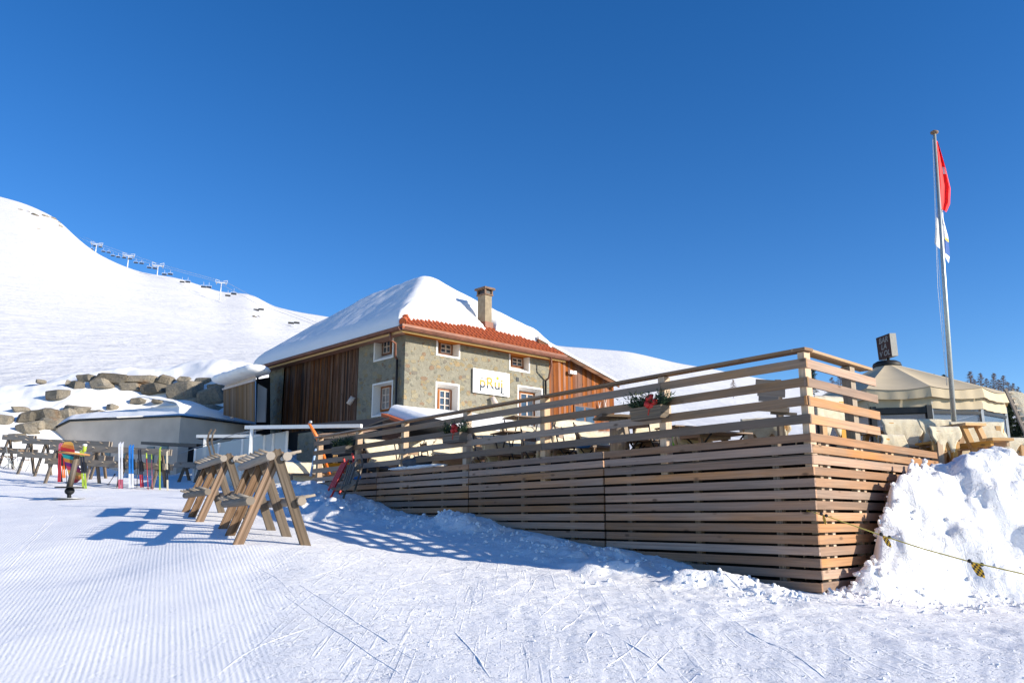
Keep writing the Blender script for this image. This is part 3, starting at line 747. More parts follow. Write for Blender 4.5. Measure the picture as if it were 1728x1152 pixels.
# soften ridges: average of roof height
def softmin(a, b, k=.35): h = np.clip(.5+.5*(b-a)/k, 0, 1); return b+(a-b)*h-k*h*(1-h)
rz_ = softmin(softmin(SS-S0, S1-SS, .9), softmin(TS-T0, (T1-TS)*1.25, .6), .5)
RZs = ZE+.22+SLP*np.minimum(rz_, np.minimum(np.minimum(SS-S0, S1-SS), np.minimum(TS-T0, (T1-TS)*1.25)))
RZf = roofz(SS, TS)
ZZ = np.where(d > .5, RZs, RZf)*0+np.maximum(RZf*(d <= .5)+RZs*(d > .5), RZf-.3)+thk
blend = sstep(.2, .9, d); ZZ = RZf*(1-blend)+RZs*blend+thk
ok = d > 0
kf = ok[:-1, :-1] | ok[1:, :-1] | ok[:-1, 1:] | ok[1:, 1:]
ZZ = np.where(ok, ZZ, RZf-.02)
o_ = np.where(dleft < .35, -(.10)*np.clip(1-dleft/.35, 0, 1)*np.clip(thk/.5, 0, 1), 0)   # bulge over the left eave
X_ = HA.x+uR[0]*(SS+o_)+uL[0]*TS; Y_ = HA.y+uR[1]*(SS+o_)+uL[1]*TS
me_o = grid_mesh('roof_snow', X_-house.location.x, Y_-house.location.y, ZZ-house.location.z, M['snow'], keep=kf)
me_o.parent = roof
# vertical snow face along the left eave
mb = MB(); nt_ = len(ts); lv = []
for i in range(nt_):
    t = ts[i]; top = Vector((X_[i, 1], Y_[i, 1], ZZ[i, 1])) if ok[i, 1] else None
    lv.append(top)
# gutters and fascia
def gutter(fr, a0, a1, off, z, name='gutter'):
    mb = MB(); n = 10; r = .10; prof_ = [(-math.cos(math.pi*i/n)*r, -math.sin(math.pi*i/n)*r) for i in range(n+1)]
    vs = []; 
    for a in (a0, a1):
        for (y, h) in prof_: vs.append((a, off+y, z+h))
        for (y, h) in prof_[::-1]: vs.append((a, off+y*.88, z+h*.88+.004))
    k = len(vs)//2; fs = [(i, (i+1) % k, k+(i+1) % k, k+i) for i in range(k)]+[tuple(range(k))[::-1], tuple(range(k, 2*k))]
    mb.add(vs, fs, fr.mat(), None, None, 0, False)
    mb.tube([fr.pt(a0, off+r, z+.005), fr.pt(a1, off+r, z+.005)], .014, 6)
    a = a0+.3
    while a < a1-.1:                                     # brackets
        pts = [fr.pt(a, off-math.cos(math.pi*i/8)*.1, z-math.sin(math.pi*i/8)*.1+.005) for i in range(9)]
        mb.tube(pts, .011, 5); a += .62
    # drip flashing above
    mb.box(((a0+a1)/2, off-.09, z+.13), (a1-a0, .02, .10), fr.mat())
    return mb.build(name, M['copper'], house)
zg = ZE+.06
gutter(HF, S0-.02, S1+.1, OV+.09, zg); gutter(HL, T0-.02, T1+.02, OV+.09, zg)
mb = MB(); mb.box(((S0+S1)/2, OV-.025, ZE-.045), (S1-S0, .05, .10), HF.mat()); mb.box(((T0+T1)/2, OV-.025, ZE-.03), (T1-T0, .05, .13), HL.mat()); mb.build('fascia', M['fascia'], house)
mb = MB(); mb.quad(HF.pt(S0, OV-.06, ZE-.06), HF.pt(S1, OV-.06, ZE-.06), HF.pt(S1, -.3, ZE-.02), HF.pt(S0, -.3, ZE-.02))
mb.quad(HL.pt(T0, OV-.06, ZE-.061), HL.pt(T1, OV-.06, ZE-.061), HL.pt(T1, -.3, ZE-.02), HL.pt(T0, -.3, ZE-.02)); mb.build('soffit', M['winwood'], house)
# downpipes
def pipe(fr, pts, r=.045, mat='copper'):
    mb = MB(); mb.tube([fr.pt(*p) for p in pts], r, 10); return mb.build('downpipe', M[mat], house)
ap = HL.hit(674, 600)[0]
at = HL.hit(662, 560, OV)[0]
pipe(HL, [(at, OV+.08, zg-.06), (at, OV+.08, zg-.38), (at-.08, OV*.8, zg-.5), (ap+.05, .16, zg-.95), (ap, .1, zg-1.05)])
pipe(HL, [(ap, .1, zg-1.05), (ap, .1, 1.2)], .045, 'dark')
a2 = HL.hit(437, 640, OV)[0]
pipe(HL, [(a2, OV+.08, zg-.06), (a2, OV+.08, zg-.5), (HD+.15, .3, zg-1.1), (HD+.1, .12, zg-1.3), (HD+.1, .12, .6)], .05, 'dark')
ar = HF.hit(918, 640)[0]; art = HF.hit(928, 605, OV)[0]
pipe(HF, [(art, OV+.08, zg-.06), (art, OV+.08, zg-.45), (ar+.1, .2, zg-.95), (ar, .1, zg-1.05)])
pipe(HF, [(ar, .1, zg-1.05), (ar, .1, .9)], .05, 'dark')
# chimney
zc0 = float(roofz(CHS, CHT))-.3; ct = P(818, 487, (HA+Vector((uR[0]*CHS+uL[0]*CHT, uR[1]*CHS+uL[1]*CHT, 0))).y).z
zb0 = P(818, 497, 36).z
ch = MB(); cm = HF.mat(CHS, -CHT, 0); ch.box((0, 0, (zc0+ct-.32)/2), (.40, .50, ct-.32-zc0), cm); chim = ch.build('chimney', M['stonebase'], roof)
mb = MB(); mb.box((0, 0, ct-.33), (.50, .60, .06), cm)
for (x, y) in ((-.2, -.25), (.2, -.25), (-.2, .25), (.2, .25)): mb.box((x, y, ct-.2), (.07, .07, .22), cm)
mb.box((0, 0, ct-.05), (.62, .72, .09), cm); mb.build('chimney_cap', M['capstone'], chim)
mb = MB(); mb.box((0, 0, ct-.2), (.34, .44, .2), cm); mb.build('flue', M['dark'], chim)
mb = MB(); zz0 = float(roofz(CHS, CHT)); mb.box((0, .03, zz0-.1), (.48, .56, .42), cm); mb.build('flashing', M['copper'], chim)
# wall lamp cylinders, sign, vent
def spot(fr, px, py, r=.11, L=.34, name='wall_lamp'):
    a, z = fr.hit(px, py); mb = MB(); mb.tube([fr.pt(a, .02, z+.12), fr.pt(a, .14, z+.1)], .03, 8)
    mb.tube([fr.pt(a-.02, .14, z+.14), fr.pt(a+.12, .26, z-.16)], [r, r], 14); return mb.build(name, M['muntin'], house)
spot(HF, 827, 676); spot(HL, 600, 676)
mb = MB(); a, z = HF.hit(873, 640); mb.box((a, .0, z), (.16, .04, .18), HF.mat()); mb.build('vent', M['dark'], house)
a0, z1 = HF.hit(796, 621); a1, z0 = HF.hit(857, 670)
zt = (HF.hit(796, 621)[1]+HF.hit(857, 631)[1])/2; zb = (HF.hit(796, 661.5)[1]+HF.hit(857, 670.5)[1])/2
sign = thing('wall_sign', 'white rectangular signboard with orange and dark blue logo lettering on the stone chalet front', 'sign', tuple(HF.pt((a0+a1)/2, .08, zb)))
mb = MB(); mb.box(((a0+a1)/2, .08, (zt+zb)/2), (a1-a0, .05, zt-zb), HF.mat()); mb.build('board', M['white'], sign)
SW, SH = a1-a0, zt-zb
def text_mesh(txt, size, mat, parent, mtx, ext=.004, name='lettering', shear=0.0, sx=1.0):
    cu = bpy.data.curves.new(name, 'FONT'); cu.body = txt; cu.size = size; cu.extrude = ext; cu.align_x = 'CENTER'; cu.shear = shear
    cu.offset = size*.02
    to = bpy.data.objects.new('tmp', cu); COL.objects.link(to)
    dg = bpy.context.evaluated_depsgraph_get(); me = bpy.data.meshes.new_from_object(to.evaluated_get(dg)); bpy.data.objects.remove(to)
    off = T(*(-WL(parent))) @ mtx @ Matrix.Rotation(rad(90), 4, 'X') @ Matrix.Diagonal((sx, 1, 1, 1))
    me.transform(off); me.name = name; me.materials.clear(); me.materials.append(mat); return link(name, me, parent)
def mat_two(name, zsplit, top, bot):
    m, n, l, b = newmat(name); tc = n.new('ShaderNodeTexCoord'); sx = n.new('ShaderNodeSeparateXYZ'); l.new(tc.outputs['Object'], sx.inputs[0])
    g = mathn(n, l, 'GREATER_THAN', sx.outputs[2], zsplit); l.new(mixn(n, l, g, bot, top), b.inputs['Base Color']); b.inputs['Roughness'].default_value = .5; return m
def smat(x, z, dz=.108):    # x,z in sign fractions
    # local x must read left to right when seen from outside
    m = HF.mat(a0+SW*x, dz, zb+SH*z); m2 = m.copy(); m2.col[1] = -m.col[1]; return m2
M['logo'] = mat_two('logo_paint', SH*.36, (.72, .27, .015), (.015, .03, .05))
M['lgrey'] = plain('pale_grey_ink', (.26, .26, .29), .6, noise=.02)
M['ink'] = plain('dark_ink', (.06, .07, .09), .6, noise=.02)
text_mesh('pRuj', SH*.66, M['logo'], sign, smat(.49, .25), name='logo_lettering', sx=1.12)
text_mesh('Hamunt', SH*.13, M['lgrey'], sign, smat(.28, .60), name='small_lettering')
text_mesh('la taverna', SH*.09, M['lgrey'], sign, smat(.50, .12), name='small_lettering')
text_mesh('Ftan', SH*.13, M['ink'], sign, smat(.80, .07), name='small_lettering', shear=.3)
mb = MB(); mb.lathe([(.001, 0), (.075, 0), (.075, .008), (.001, .008)], 14, HF.mat(a0+SW*.66, .106, zb+SH*.72) @ Matrix.Rotation(rad(-90), 4, 'X')); mb.build('logo_sun', M['yellow'], sign)
mb = MB(); mb.tube([HF.pt(a0+SW*(.55+.04*math.sin(i)), .109, zb+SH*(.62-.05*i)) for i in range(3)], .006, 4)
mb.tube([HF.pt(a0+SW*(.74+.03*math.sin(i*1.3)), .109, zb+SH*(.62-.06*i)) for i in range(5)], .006, 4); mb.build('logo_swirl', M['lgrey'], sign)
# ---- wooden annex with gable to the right
AN = Frame(HF.pt(HW, -.35, 0).xy, uR, HF.n.xy)
q0 = AN.hit(927, 560); v0 = AN.hit(940, 584, .4); v1 = AN.hit(1045, 642, .4)
rt = AN.hit(1033, 650)
annex = thing('wooden_annex', 'red-brown timber boarded annex with sloping roof joined to the right of the stone chalet', 'building', tuple(AN.pt(0, 0, ZG)))
def rl(a): return v0[1]+(v1[1]-v0[1])*(a-v0[0])/(v1[0]-v0[0])
aE = rt[0]; mb = MB(); a = -.02; i = 0
while a < aE:
    wd = .17; zt0 = rl(a)-.1; zt1 = rl(a+wd)-.1
    dz_ = -.012*(i % 2); ou = random.random()*30
    vs = [(a, dz_, ZG-1), (a+wd-.008, dz_, ZG-1), (a+wd-.008, dz_, zt1), (a, dz_, zt0)]
    mb.add(vs, [(0, 1, 2, 3)], AN.mat(), [[(v[2]+ou, v[0]+ou) for v in vs]]); a += wd; i += 1
vs = [(-.02, -.03, ZG-1), (aE, -.03, ZG-1), (aE, -.03, rl(aE)-.1), (-.02, -.03, rl(0)-.1)]
mb.add(vs, [(0, 1, 2, 3)], AN.mat(), [[(v[2], v[0]) for v in vs]])
mb.build('boarding', M['barnred'], annex)
mb = MB(); e = AN.n; back = -7.0
mb.quad(AN.pt(aE, -.02, ZG-1), AN.pt(aE, back, ZG-1), AN.pt(aE, back, rl(aE)-.12), AN.pt(aE, -.02, rl(aE)-.12)); mb.build('side_wall', M['barnred'], annex)
mb = MB(); z0_, z1_ = v0[1], rl(v1[0]+.15); x0_, x1_ = v0[0]-1.2, v1[0]+.15; z0_ = rl(x0_)
mb.prism([(x0_, z0_-.12), (x1_, z1_-.12), (x1_, z1_), (x0_, z0_)], back, .40, AN.mat()); mb.build('roof', M['grey'], annex)
mb = MB(); mb.prism([(x0_, z0_-.30), (x1_-.1, z1_-.30), (x1_-.1, z1_-.122), (x0_, z0_-.122)], .30, .37, AN.mat()); mb.build('bargeboard', M['barn'], annex)
a, z = AN.hit(962, 630); mb = MB()
mb.box((a, .06, z), (.08, .12, .08), AN.mat())
for k in (-1, 1): mb.box((a+k*.13, .16, z+.03), (.2, .14, .16), AN.mat(a*0, 0, 0))
mb.build('floodlight', M['white'], annex)
w0 = AN.hit(968, 683); w1 = AN.hit(1003, 720)
mb = MB(); mb.box(((w0[0]+w1[0])/2, .02, (w0[1]+w1[1])/2), (w1[0]-w0[0], .06, w0[1]-w1[1]), AN.mat()); wn = mb.build('window', M['winwood'], annex)
mb = MB()
for k in range(2):
    ww = (w1[0]-w0[0])/2; mb.box((w0[0]+ww*(k+.5), .04, (w0[1]+w1[1])/2), (ww-.14, .04, w0[1]-w1[1]-.12), AN.mat())
mb.build('pane', M['pane'], wn)
# antler-like pale ornaments on the annex wall
for (px, py) in ((1009, 695), (1019, 690)):
    a, z = AN.hit(px, py); mb = MB()
    for s_ in (-1, 1): mb.tube([AN.pt(a, .05, z-.3), AN.pt(a+s_*.05, .1, z), AN.pt(a+s_*.02, .1, z+.25), AN.pt(a+s_*.09, .12, z+.5)], [.03, .03, .025, .01], 6)
    mb.build('wall_ornament', M['muntin'], annex)
# ---- low lean-to in front of the house with snow
la, lz = HF.hit(701, 689, 2.2)
lean = thing('snowy_lean_to', 'low lean-to with thick snow on its small tiled roof below the chalet windows', 'shelter', tuple(HF.pt(la, 2.2, 1)))
lb0 = HF.hit(701, 690, 2.2); lb1 = HF.hit(915, 712, 2.2)
L0, L1 = lb0[0], lb1[0]; zr0 = lb0[1]
mb = MB()
mb.add([HF.pt(L0, 2.4, zr0-.65), HF.pt(L0, .05, zr0+.05), HF.pt(L1, .05, zr0+.05), HF.pt(L1, 2.4, zr0-.65)]+[HF.pt(L0, 2.4, zr0-.77), HF.pt(L0, .05, zr0-.07), HF.pt(L1, .05, zr0-.07), HF.pt(L1, 2.4, zr0-.77)],
       [(0, 1, 2, 3), (0, 4, 5, 1), (3, 2, 6, 7), (0, 3, 7, 4), (4, 7, 6, 5)]); mb.build('roof', M['tile'], lean)
mb = MB(); mb.quad(HF.pt(L0+.1, 2.2, 0), HF.pt(L1-.1, 2.2, 0), HF.pt(L1-.1, 2.2, zr0-.6), HF.pt(L0+.1, 2.2, zr0-.6)); mb.quad(HF.pt(L0+.1, 0.02, 0), HF.pt(L0+.1, 2.2, 0), HF.pt(L0+.1, 2.2, zr0-.6), HF.pt(L0+.1, .02, zr0-.1)); mb.build('wall', M['barn'], lean)
gs = np.linspace(L0+.35, L1-.05, 70); gt = np.linspace(.0, 2.45, 30); SSx, TTx = np.meshgrid(gs, gt)
dd = np.minimum(np.minimum(SSx-gs[0], gs[-1]-SSx), np.minimum(TTx+.3, 2.45-TTx)); zz = zr0+.05-.70*TTx/2.35+.42*np.clip(dd/.35, 0, 1)**.45+.03*fbm(SSx, TTx, 4, 2)
Xx = HF.o.x+HF.d.x*SSx+HF.n.x*TTx-lean.location.x; Yx = HF.o.y+HF.d.y*SSx+HF.n.y*TTx-lean.location.y
o = grid_mesh('roof_snow', Xx, Yx, zz-lean.location.z, M['snow']); o.parent = lean
# ================================================================ TERRACE
terr = thing('wooden_terrace', 'raised wooden terrace clad in horizontal larch boards with an open board railing', 'terrace', (TC.x, TC.y, -.9))
NB = 16
def cladding(fr, a0, a1, n0, nrows, jit, name='cladding', mat='deck'):
    mb = MB()
    for k in range(nrows):
        z = ZT-PITCHB*(k+.5)+.012+random.uniform(-.004, .004)
        e0 = a0+random.uniform(0, jit); e1 = a1-random.uniform(0, jit)
        mb.box(((e0+e1)/2, n0+random.uniform(-.003, .003), z), (e1-e0, .032, PITCHB-random.uniform(.031, .040)), fr.mat(), ax=0)
    return mb.build(name, M[mat], terr)
seams = [0]+[FR.hit(x, y)[0] for x, y in ((1020, 800), (792, 790), (637, 800))]+[FL]
for i in range(4):
    cladding(FR, seams[i]+(.012 if i else -.03), seams[i+1]-.012, .0, [16, 14, 12, 9][i], .012 if i else .02)
cladding(SI, .0, SLn+.6, .0, 16, .02, mat='deck_sunlit')
# battens and a black sheet standing in for the shade behind the gaps
a = .55
while a < FL: mb = MB(); mb.box((a, -.06, ZT-1.15), (.10, .08, 2.2), FR.mat(), ax=2); mb.build('batten', M['rack'], terr); a += 1.35
a = .3
while a < SLn+.5:
    for o_ in (0, .22): mb = MB(); mb.box((a+o_, -.06, ZT-1.15), (.08, .08, 2.2), SI.mat(), ax=2); mb.build('batten', M['post'], terr)
    a += 1.1
mb = MB(); bk_ = plain('shade_black', (.02, .017, .015), .9)
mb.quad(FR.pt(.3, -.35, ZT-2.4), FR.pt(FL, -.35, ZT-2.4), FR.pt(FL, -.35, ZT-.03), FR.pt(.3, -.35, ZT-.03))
mb.quad(SI.pt(.3, -.35, ZT-2.4), SI.pt(SLn+.5, -.35, ZT-2.4), SI.pt(SLn+.5, -.35, ZT-.03), SI.pt(.3, -.35, ZT-.03)); mb.build('shade_sheet', bk_, terr)
mb = MB(); dp = [FR.pt(0, -.02, 0), FR.pt(FL, -.02, 0), Vector((-3.6, 31, 0)), HF.pt(HW, .3, 0), Vector((9, 31, 0)), Vector((13, 22, 0)), SI.pt(SLn+.6, -.02, 0)]
vs = [p+Vector((0, 0, ZFLOOR)) for p in dp]+[p+Vector((0, 0, ZFLOOR-.1)) for p in dp]; n_ = len(dp)
mb.add(vs, [tuple(range(n_))[::-1], tuple(range(n_, 2*n_))]+[(i, (i+1) % n_, n_+(i+1) % n_, n_+i) for i in range(n_)]); mb.build('deck_floor', M['decktop'], terr)
# railing
ZR = SI.hit(1363, 588)[1]                                   # top of handrail
post_px = [(1345, 620), (1118, 660), (917, 700), (786, 720), (681, 730), (603, 750)]
pa = [.07]+[FR.hit(x, y, -.06)[0] for x, y in post_px[1:]]+[FL-.15]
for i, a in enumerate(pa):
    mb = MB(); mb.box((a, -.10, (ZT-.5+ZR-.05)/2), (.13 if i else .10, .13, ZR-.05-ZT+.5), FR.mat(), ax=2); mb.build('railing_post', M['post'], terr)
a_ = SI.hit(1437, 700, -.1)[0]
for a in (a_,):
    mb = MB(); mb.box((a, -.10, (ZT-.5+ZR-.05)/2), (.16, .13, ZR-.05-ZT+.5), SI.mat(), ax=2); mb.build('railing_post', M['rackgrey'], terr)
aS = SI.hit(1476, 640)[0]
rowz = []
for py in (611, 642, 673, 703): rowz.append(SI.hit(1366, py+3)[1])
jn = [0.0, pa[1]-.02, pa[2]-.02, pa[3]-.02, pa[4]-.02, pa[5]-.02, FL+.02]
for k, z in enumerate(rowz):
    for (i0, i1) in (((0, 1), (1, 3), (3, 5), (5, 6)) if k % 2 == 0 else ((0, 2), (2, 4), (4, 6))):
        mb = MB(); e0, e1 = jn[i0]+(.004 if i0 else -.03), jn[i1]-.004
        mb.box(((e0+e1)/2, -.005, z), (e1-e0, .03, .118), FR.mat(), ax=0); mb.build('railing_board', M['decktop'], terr)
    mb = MB(); mb.box((aS/2+.01, -.005, z), (aS+.05*(k % 3), .03, .118), SI.mat(), ax=0); mb.build('railing_board', M['deck_sunlit'], terr)
for (i0, i1) in ((0, 1), (1, 2), (2, 3), (3, 4), (4, 6)):
    mb = MB(); e0, e1 = jn[i0]+(.003 if i0 else -.03), jn[i1]-.003
    mb.box(((e0+e1)/2, -.075, ZR-.02), (e1-e0, .19, .036), FR.mat(), ax=0); mb.build('handrail', M['decktop'], terr)
mb = MB(); mb.box((aS/2-.05, -.075, ZR-.02), (aS-.1, .19, .036), SI.mat(0, 0, .002), ax=0); mb.build('handrail', M['post'], terr)
# snow caught on the cladding edge
mb = MB(); s0, s1 = FR.hit(735, 790)[0], FR.hit(668, 790)[0]
for k in range(9):
    a = s0+(s1-s0)*k/8; mb.ico(tuple(FR.pt(a, -.05, ZT+.03)), (.24, .07, .03+.02*math.sin(k/8*3.1)), 2, k, .3)
mb.build('snow_patch', M['lump'], None, kind='structure')

# ================================================================ CONCRETE BUILDING, FENCE PANEL, SCREENS, AWNINGS
CB = P(305, 703, 37.0); zr = CB.z; cb0 = Vector((CB.x, CB.y, 0)); cbl = P(118, 711, 39.2); cbl2 = P(67, 736, 40.0); cbr = P(432, 719, 40.8)
bl = thing('concrete_building', 'low grey concrete building with sloping left end and snowy roof behind the ski racks', 'building', (cb0.x, cb0.y, 1.6))
zg0 = 1.0
ptsL = [cb0, Vector((cbl.x, cbl.y, 0)), Vector((cbl2.x, cbl2.y, 0)), Vector((P(20, 760, 40.6).x, 40.6, 0))]
zl = [zr, cbl.z, cbl2.z, P(20, 768, 40.6).z]
opL = []     # dark openings on left face
mb = MB(); base = [Vector((p.x, p.y, zg0-1)) for p in ptsL]; top = [Vector((p.x, p.y, z)) for p, z in zip(ptsL, zl)]
for i in range(3): mb.add([base[i], top[i], top[i+1], base[i+1]], [(0, 1, 2, 3)])
cr_ = Vector((cbr.x, cbr.y, 0)); back1 = cr_+Vector((-2, 5, 0)); 
mb.add([Vector((cb0.x, cb0.y, zg0-1)), Vector((cr_.x, cr_.y, zg0-1)), Vector((cr_.x, cr_.y, cbr.z)), Vector((cb0.x, cb0.y, zr))], [(0, 1, 2, 3)])
mb.add([Vector((cb0.x, cb0.y, zr)), Vector((cr_.x, cr_.y, cbr.z)), Vector((cr_.x-6, cr_.y+4, cbr.z)), Vector((cbl.x, cbl.y+5, cbl.z)), Vector((cbl.x, cbl.y, cbl.z))], [(0, 1, 2, 3, 4)])
mb.build('wall', M['concrete'], bl)
CF = Frame(cb0.xy, (ptsL[1]-cb0).normalized().xy, (-0.33, -.944)); CF.n = Vector((CF.d.y, -CF.d.x, 0)); CF.n = CF.n if CF.n.y < 0 else -CF.n
CR = Frame(cb0.xy, (cr_-cb0).normalized().xy, (1, 0)); CR.n = Vector((CR.d.y, -CR.d.x, 0))
mb = MB()
mb.beam((cb0.x, cb0.y-.04, zr+.03), (cbl.x, cbl.y-.04, cbl.z+.03), .12, .07); mb.beam((cbl.x, cbl.y-.04, cbl.z+.03), (cbl2.x, cbl2.y-.04, cbl2.z+.03), .12, .07)
mb.beam((cb0.x+.03, cb0.y, zr+.03), (cr_.x+.03, cr_.y, cbr.z+.03), .12, .07); mb.build('roof_edge', M['dark'], bl)
for (x0, x1, y0, y1) in ((147, 158, 757, 790), (172, 184, 757, 790), (205, 213, 757, 792), (249, 258, 754, 792), (272, 281, 752, 792)):
    a0_, z1_ = CF.hit(x0, y0); a1_, z0_ = CF.hit(x1, y1); mb = MB(); mb.box(((a0_+a1_)/2, .02, (z0_+z1_)/2), (abs(a1_-a0_), .04, z1_-z0_), CF.mat()); mb.build('opening', M['pane'], bl)
# canopy
c0 = CF.hit(262, 748, 1.0); mb = MB(); za = P(268, 748, 33).z
mb.beam(P(258, 748.5, 36.0), P(352, 752.5, 33.5), 1.1, .12); mb.build('canopy', M['dark'], bl)
a0_, z1_ = CR.hit(318, 754); a1_, z0_ = CR.hit(350, 800); mb = MB(); mb.box(((a0_+a1_)/2, .02, (z0_+z1_)/2), (abs(a1_-a0_), .05, z1_-z0_), CR.mat()); mb.build('opening', M['black'], bl)
# snow on that roof, following the eave lines
nu, nv = 90, 14; path = [Vector((cbl2.x, cbl2.y, cbl2.z)), Vector((cbl.x, cbl.y, cbl.z)), Vector((cb0.x, cb0.y, zr)), Vector((cr_.x, cr_.y, cbr.z))]
segL = [(path[i+1]-path[i]).length for i in range(3)]; tot = sum(segL); Xs = np.zeros((nv, nu)); Ys = Xs.copy(); Zs = Xs.copy()
for j in range(nu):
    dd_ = tot*j/(nu-1); k = 0
    while k < 2 and dd_ > segL[k]: dd_ -= segL[k]; k += 1
    p = path[k].lerp(path[k+1], min(1, dd_/segL[k])); fr_ = j/(nu-1)
    inw = Vector((-.25+1*0, 1, 0)) if k < 2 else Vector((-.9, .45, 0))
    for i in range(nv):
        u = i/(nv-1); q = p+inw.normalized()*(u*3.6-.12)
        Xs[i, j] = q.x; Ys[i, j] = q.y
        hh = (.25+.36*max(0, fr_-.18)*(1 if fr_ < .8 else 1-(fr_-.8)*3)+.5*math.exp(-((fr_-.72)/.08)**2)*.5)*min(1, u*5+.02)**.5
        Zs[i, j] = p.z+.06+hh+.06*float(fbm(q.x*1.2, q.y*1.2, 5, 3))*(u > 0)+u*.55
o = grid_mesh('roof_snow', Xs-bl.location.x, Ys-bl.location.y, Zs-bl.location.z, M['snow']); o.parent = bl
# tall timber panel + grey door recess between the two buildings
WP = [P(377, 657, 38.5), P(430, 642, 36.5), P(430, 712, 36.5), P(377, 700, 38.5)]
tp_ = thing('timber_screen_wall', 'tall brown timber board wall between the boulders and the chalet', 'wall', (WP[0].x, WP[0].y, 3))
def boardquad(parent, name, c, mat, nb):
    mb = MB(); tl, tr, br, bl_ = c
    for i in range(nb):
        u0, u1 = i/nb, (i+.94)/nb; A = tl.lerp(tr, u0); B = tl.lerp(tr, u1); C = bl_.lerp(br, u1); D = bl_.lerp(br, u0); ou = random.random()*30
        nn = (B-A).cross(D-A).normalized()*.03
        mb.add([A, B, C, D, A+nn, B+nn, C+nn, D+nn], [(0, 1, 2, 3), (4, 7, 6, 5), (0, 3, 7, 4), (1, 5, 6, 2), (0, 4, 5, 1)], None, [[(A.z+ou, u0*5), (B.z+ou, u1*5), (C.z+ou, u1*5), (D.z+ou, u0*5)]]*5)
    return mb.build(name, mat, parent)
M['panelwood'] = wood('panel_wood', (.24, .15, .085), (.28, .17, .09), (.2, .15, .1), .3, knots=False)
boardquad(tp_, 'boarding', WP, M['panelwood'], 22)
mb = MB(); a = P(381, 646, 39); b = P(432, 626, 37); mb.add([a, b, P(432, 643, 36.6), P(377, 658, 38.6)], [(0, 1, 2, 3)])
mb.beam(WP[0]+Vector((0, -.05, 0)), WP[1]+Vector((0, -.05, 0)), .1, .08); mb.beam(P(390, 705, 38.1), P(425, 689, 36.8), .08, .08); mb.build('capping', M['muntin'], tp_)
mb = MB()
for k in range(7):
    q = P(383+k*8, 640-k*2.6, 38.6-k*.3); mb.ico(tuple(q), (.75, .6, .28), 2, k, .15)
mb.build('snow_cap', M['snow'], tp_)
gd = thing('grey_door', 'dark recessed doorway with grey metal leaf under the left eave corner of the chalet', 'door', tuple(P(440, 720, 38)))
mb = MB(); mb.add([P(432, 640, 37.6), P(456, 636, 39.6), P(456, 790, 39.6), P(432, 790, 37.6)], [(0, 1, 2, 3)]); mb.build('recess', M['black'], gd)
mb = MB(); c = [P(435, 647, 37.3), P(449, 655, 37.3), P(447, 712, 37.3), P(433, 712, 37.3)]; mb.add(c+[p+Vector((.02, .1, 0)) for p in c], [(0, 1, 2, 3), (1, 5, 6, 2), (0, 3, 7, 4)]); mb.build('leaf', M['plaster'], gd)
# basement face of the chalet under the awning
bs = thing('ground_floor_entrance', 'dark shaded ground floor entrance with grey stone pier below the chalet barn front', 'entrance', tuple(HL.pt(4, .4, .8)))
e0 = HL.hit(610, 740, .45)[0]; e1 = HL.hit(470, 740, .45)[0]; zt_ = HL.hit(560, 716, .45)[1]
mb = MB(); mb.add([HL.pt(e0-1.4, .05, -.5), HL.pt(e1+1, .05, -.5), HL.pt(e1+1, .05, zt_), HL.pt(e0-1.4, .05, zt_)], [(0, 1, 2, 3)]); mb.build('shade_black_wall', M['black'], bs)  # shadowed ground floor wall, its shade put into the black colour
mb = MB(); x0 = HL.hit(531, 750, .5)[0]; x1 = HL.hit(502, 750, .5)[0]; mb.box(((x0+x1)/2, .3, .8+.9), (abs(x1-x0), .4, HL.hit(515, 745, .5)[1]-.5+1.2), HL.mat()); mb.build('stone_pier', M['stone'], bs)
mb = MB(); x0 = HL.hit(502, 750, .5)[0]; x1 = HL.hit(489, 750, .5)[0]; mb.box(((x0+x1)/2, .28, 1.2), (abs(x1-x0), .1, 1.9), HL.mat()); mb.build('door', M['plaster'], bs)
# awnings
def awning(px0, px1, py0, py1, Y0, Y1, postx, posty, label, wall_px):
    a = P(px0, py0, Y0); b = P(px1, py1, Y1)
    t = thing('awning', label, 'awning', tuple(a.lerp(b, .5)), group='awnings')
    mb = MB(); mb.beam(a, b, .14, .11, r=.5); mb.build('front_bar', M['white'], t)
    for x in postx:
        u = (x-px0)/(px1-px0); p = a.lerp(b, u); q = P(x, posty, p.y); mb = MB(); mb.beam(p, Vector((p.x, p.y, q.z)), .09, .09); mb.build('post', M['white'], t)
    c, d = wall_px; mb = MB(); up = Vector((0, 0, -.06)); mb.add([a+up, b+up, d, c, a+up*1.3, b+up*1.3, d+up, c+up], [(0, 1, 2, 3), (4, 7, 6, 5), (1, 5, 6, 2), (0, 3, 7, 4)]); mb.build('fabric', M['black'], t)
    return t
awning(415, 610, 721, 718.5, 25.8, 24.6, (426,), 766, 'dark fabric awning with long white front bar in front of the chalet barn boards', (P(470, 722, 33), P(657, 703.5, 28.5)))
awning(333, 441, 736, 735.5, 29.5, 29.0, (347, 447), 790, 'shorter awning with white front bar in front of the concrete building', (P(352, 742, 35), P(436, 732, 36)))
mb = MB(); mb.tube([P(300, 766, 28), P(400, 731, 28), P(480, 719, 27)], .012, 5); tg = mb.build('stay_cable', M['grey'], None, label='thin grey stay cable running up past the glass wind screens to the awning', cat='cable')
ws = thing('glass_wind_screen', 'row of frosted glass wind screens between white posts beside the terrace', 'wind screen', tuple(P(400, 790, 27)), group=None)
scr = [(330, 757, 29.5), (370, 747, 28.6), (410, 740, 27.8), (447, 734, 27.0), (462, 731, 26.6), (485, 727, 26.0)]
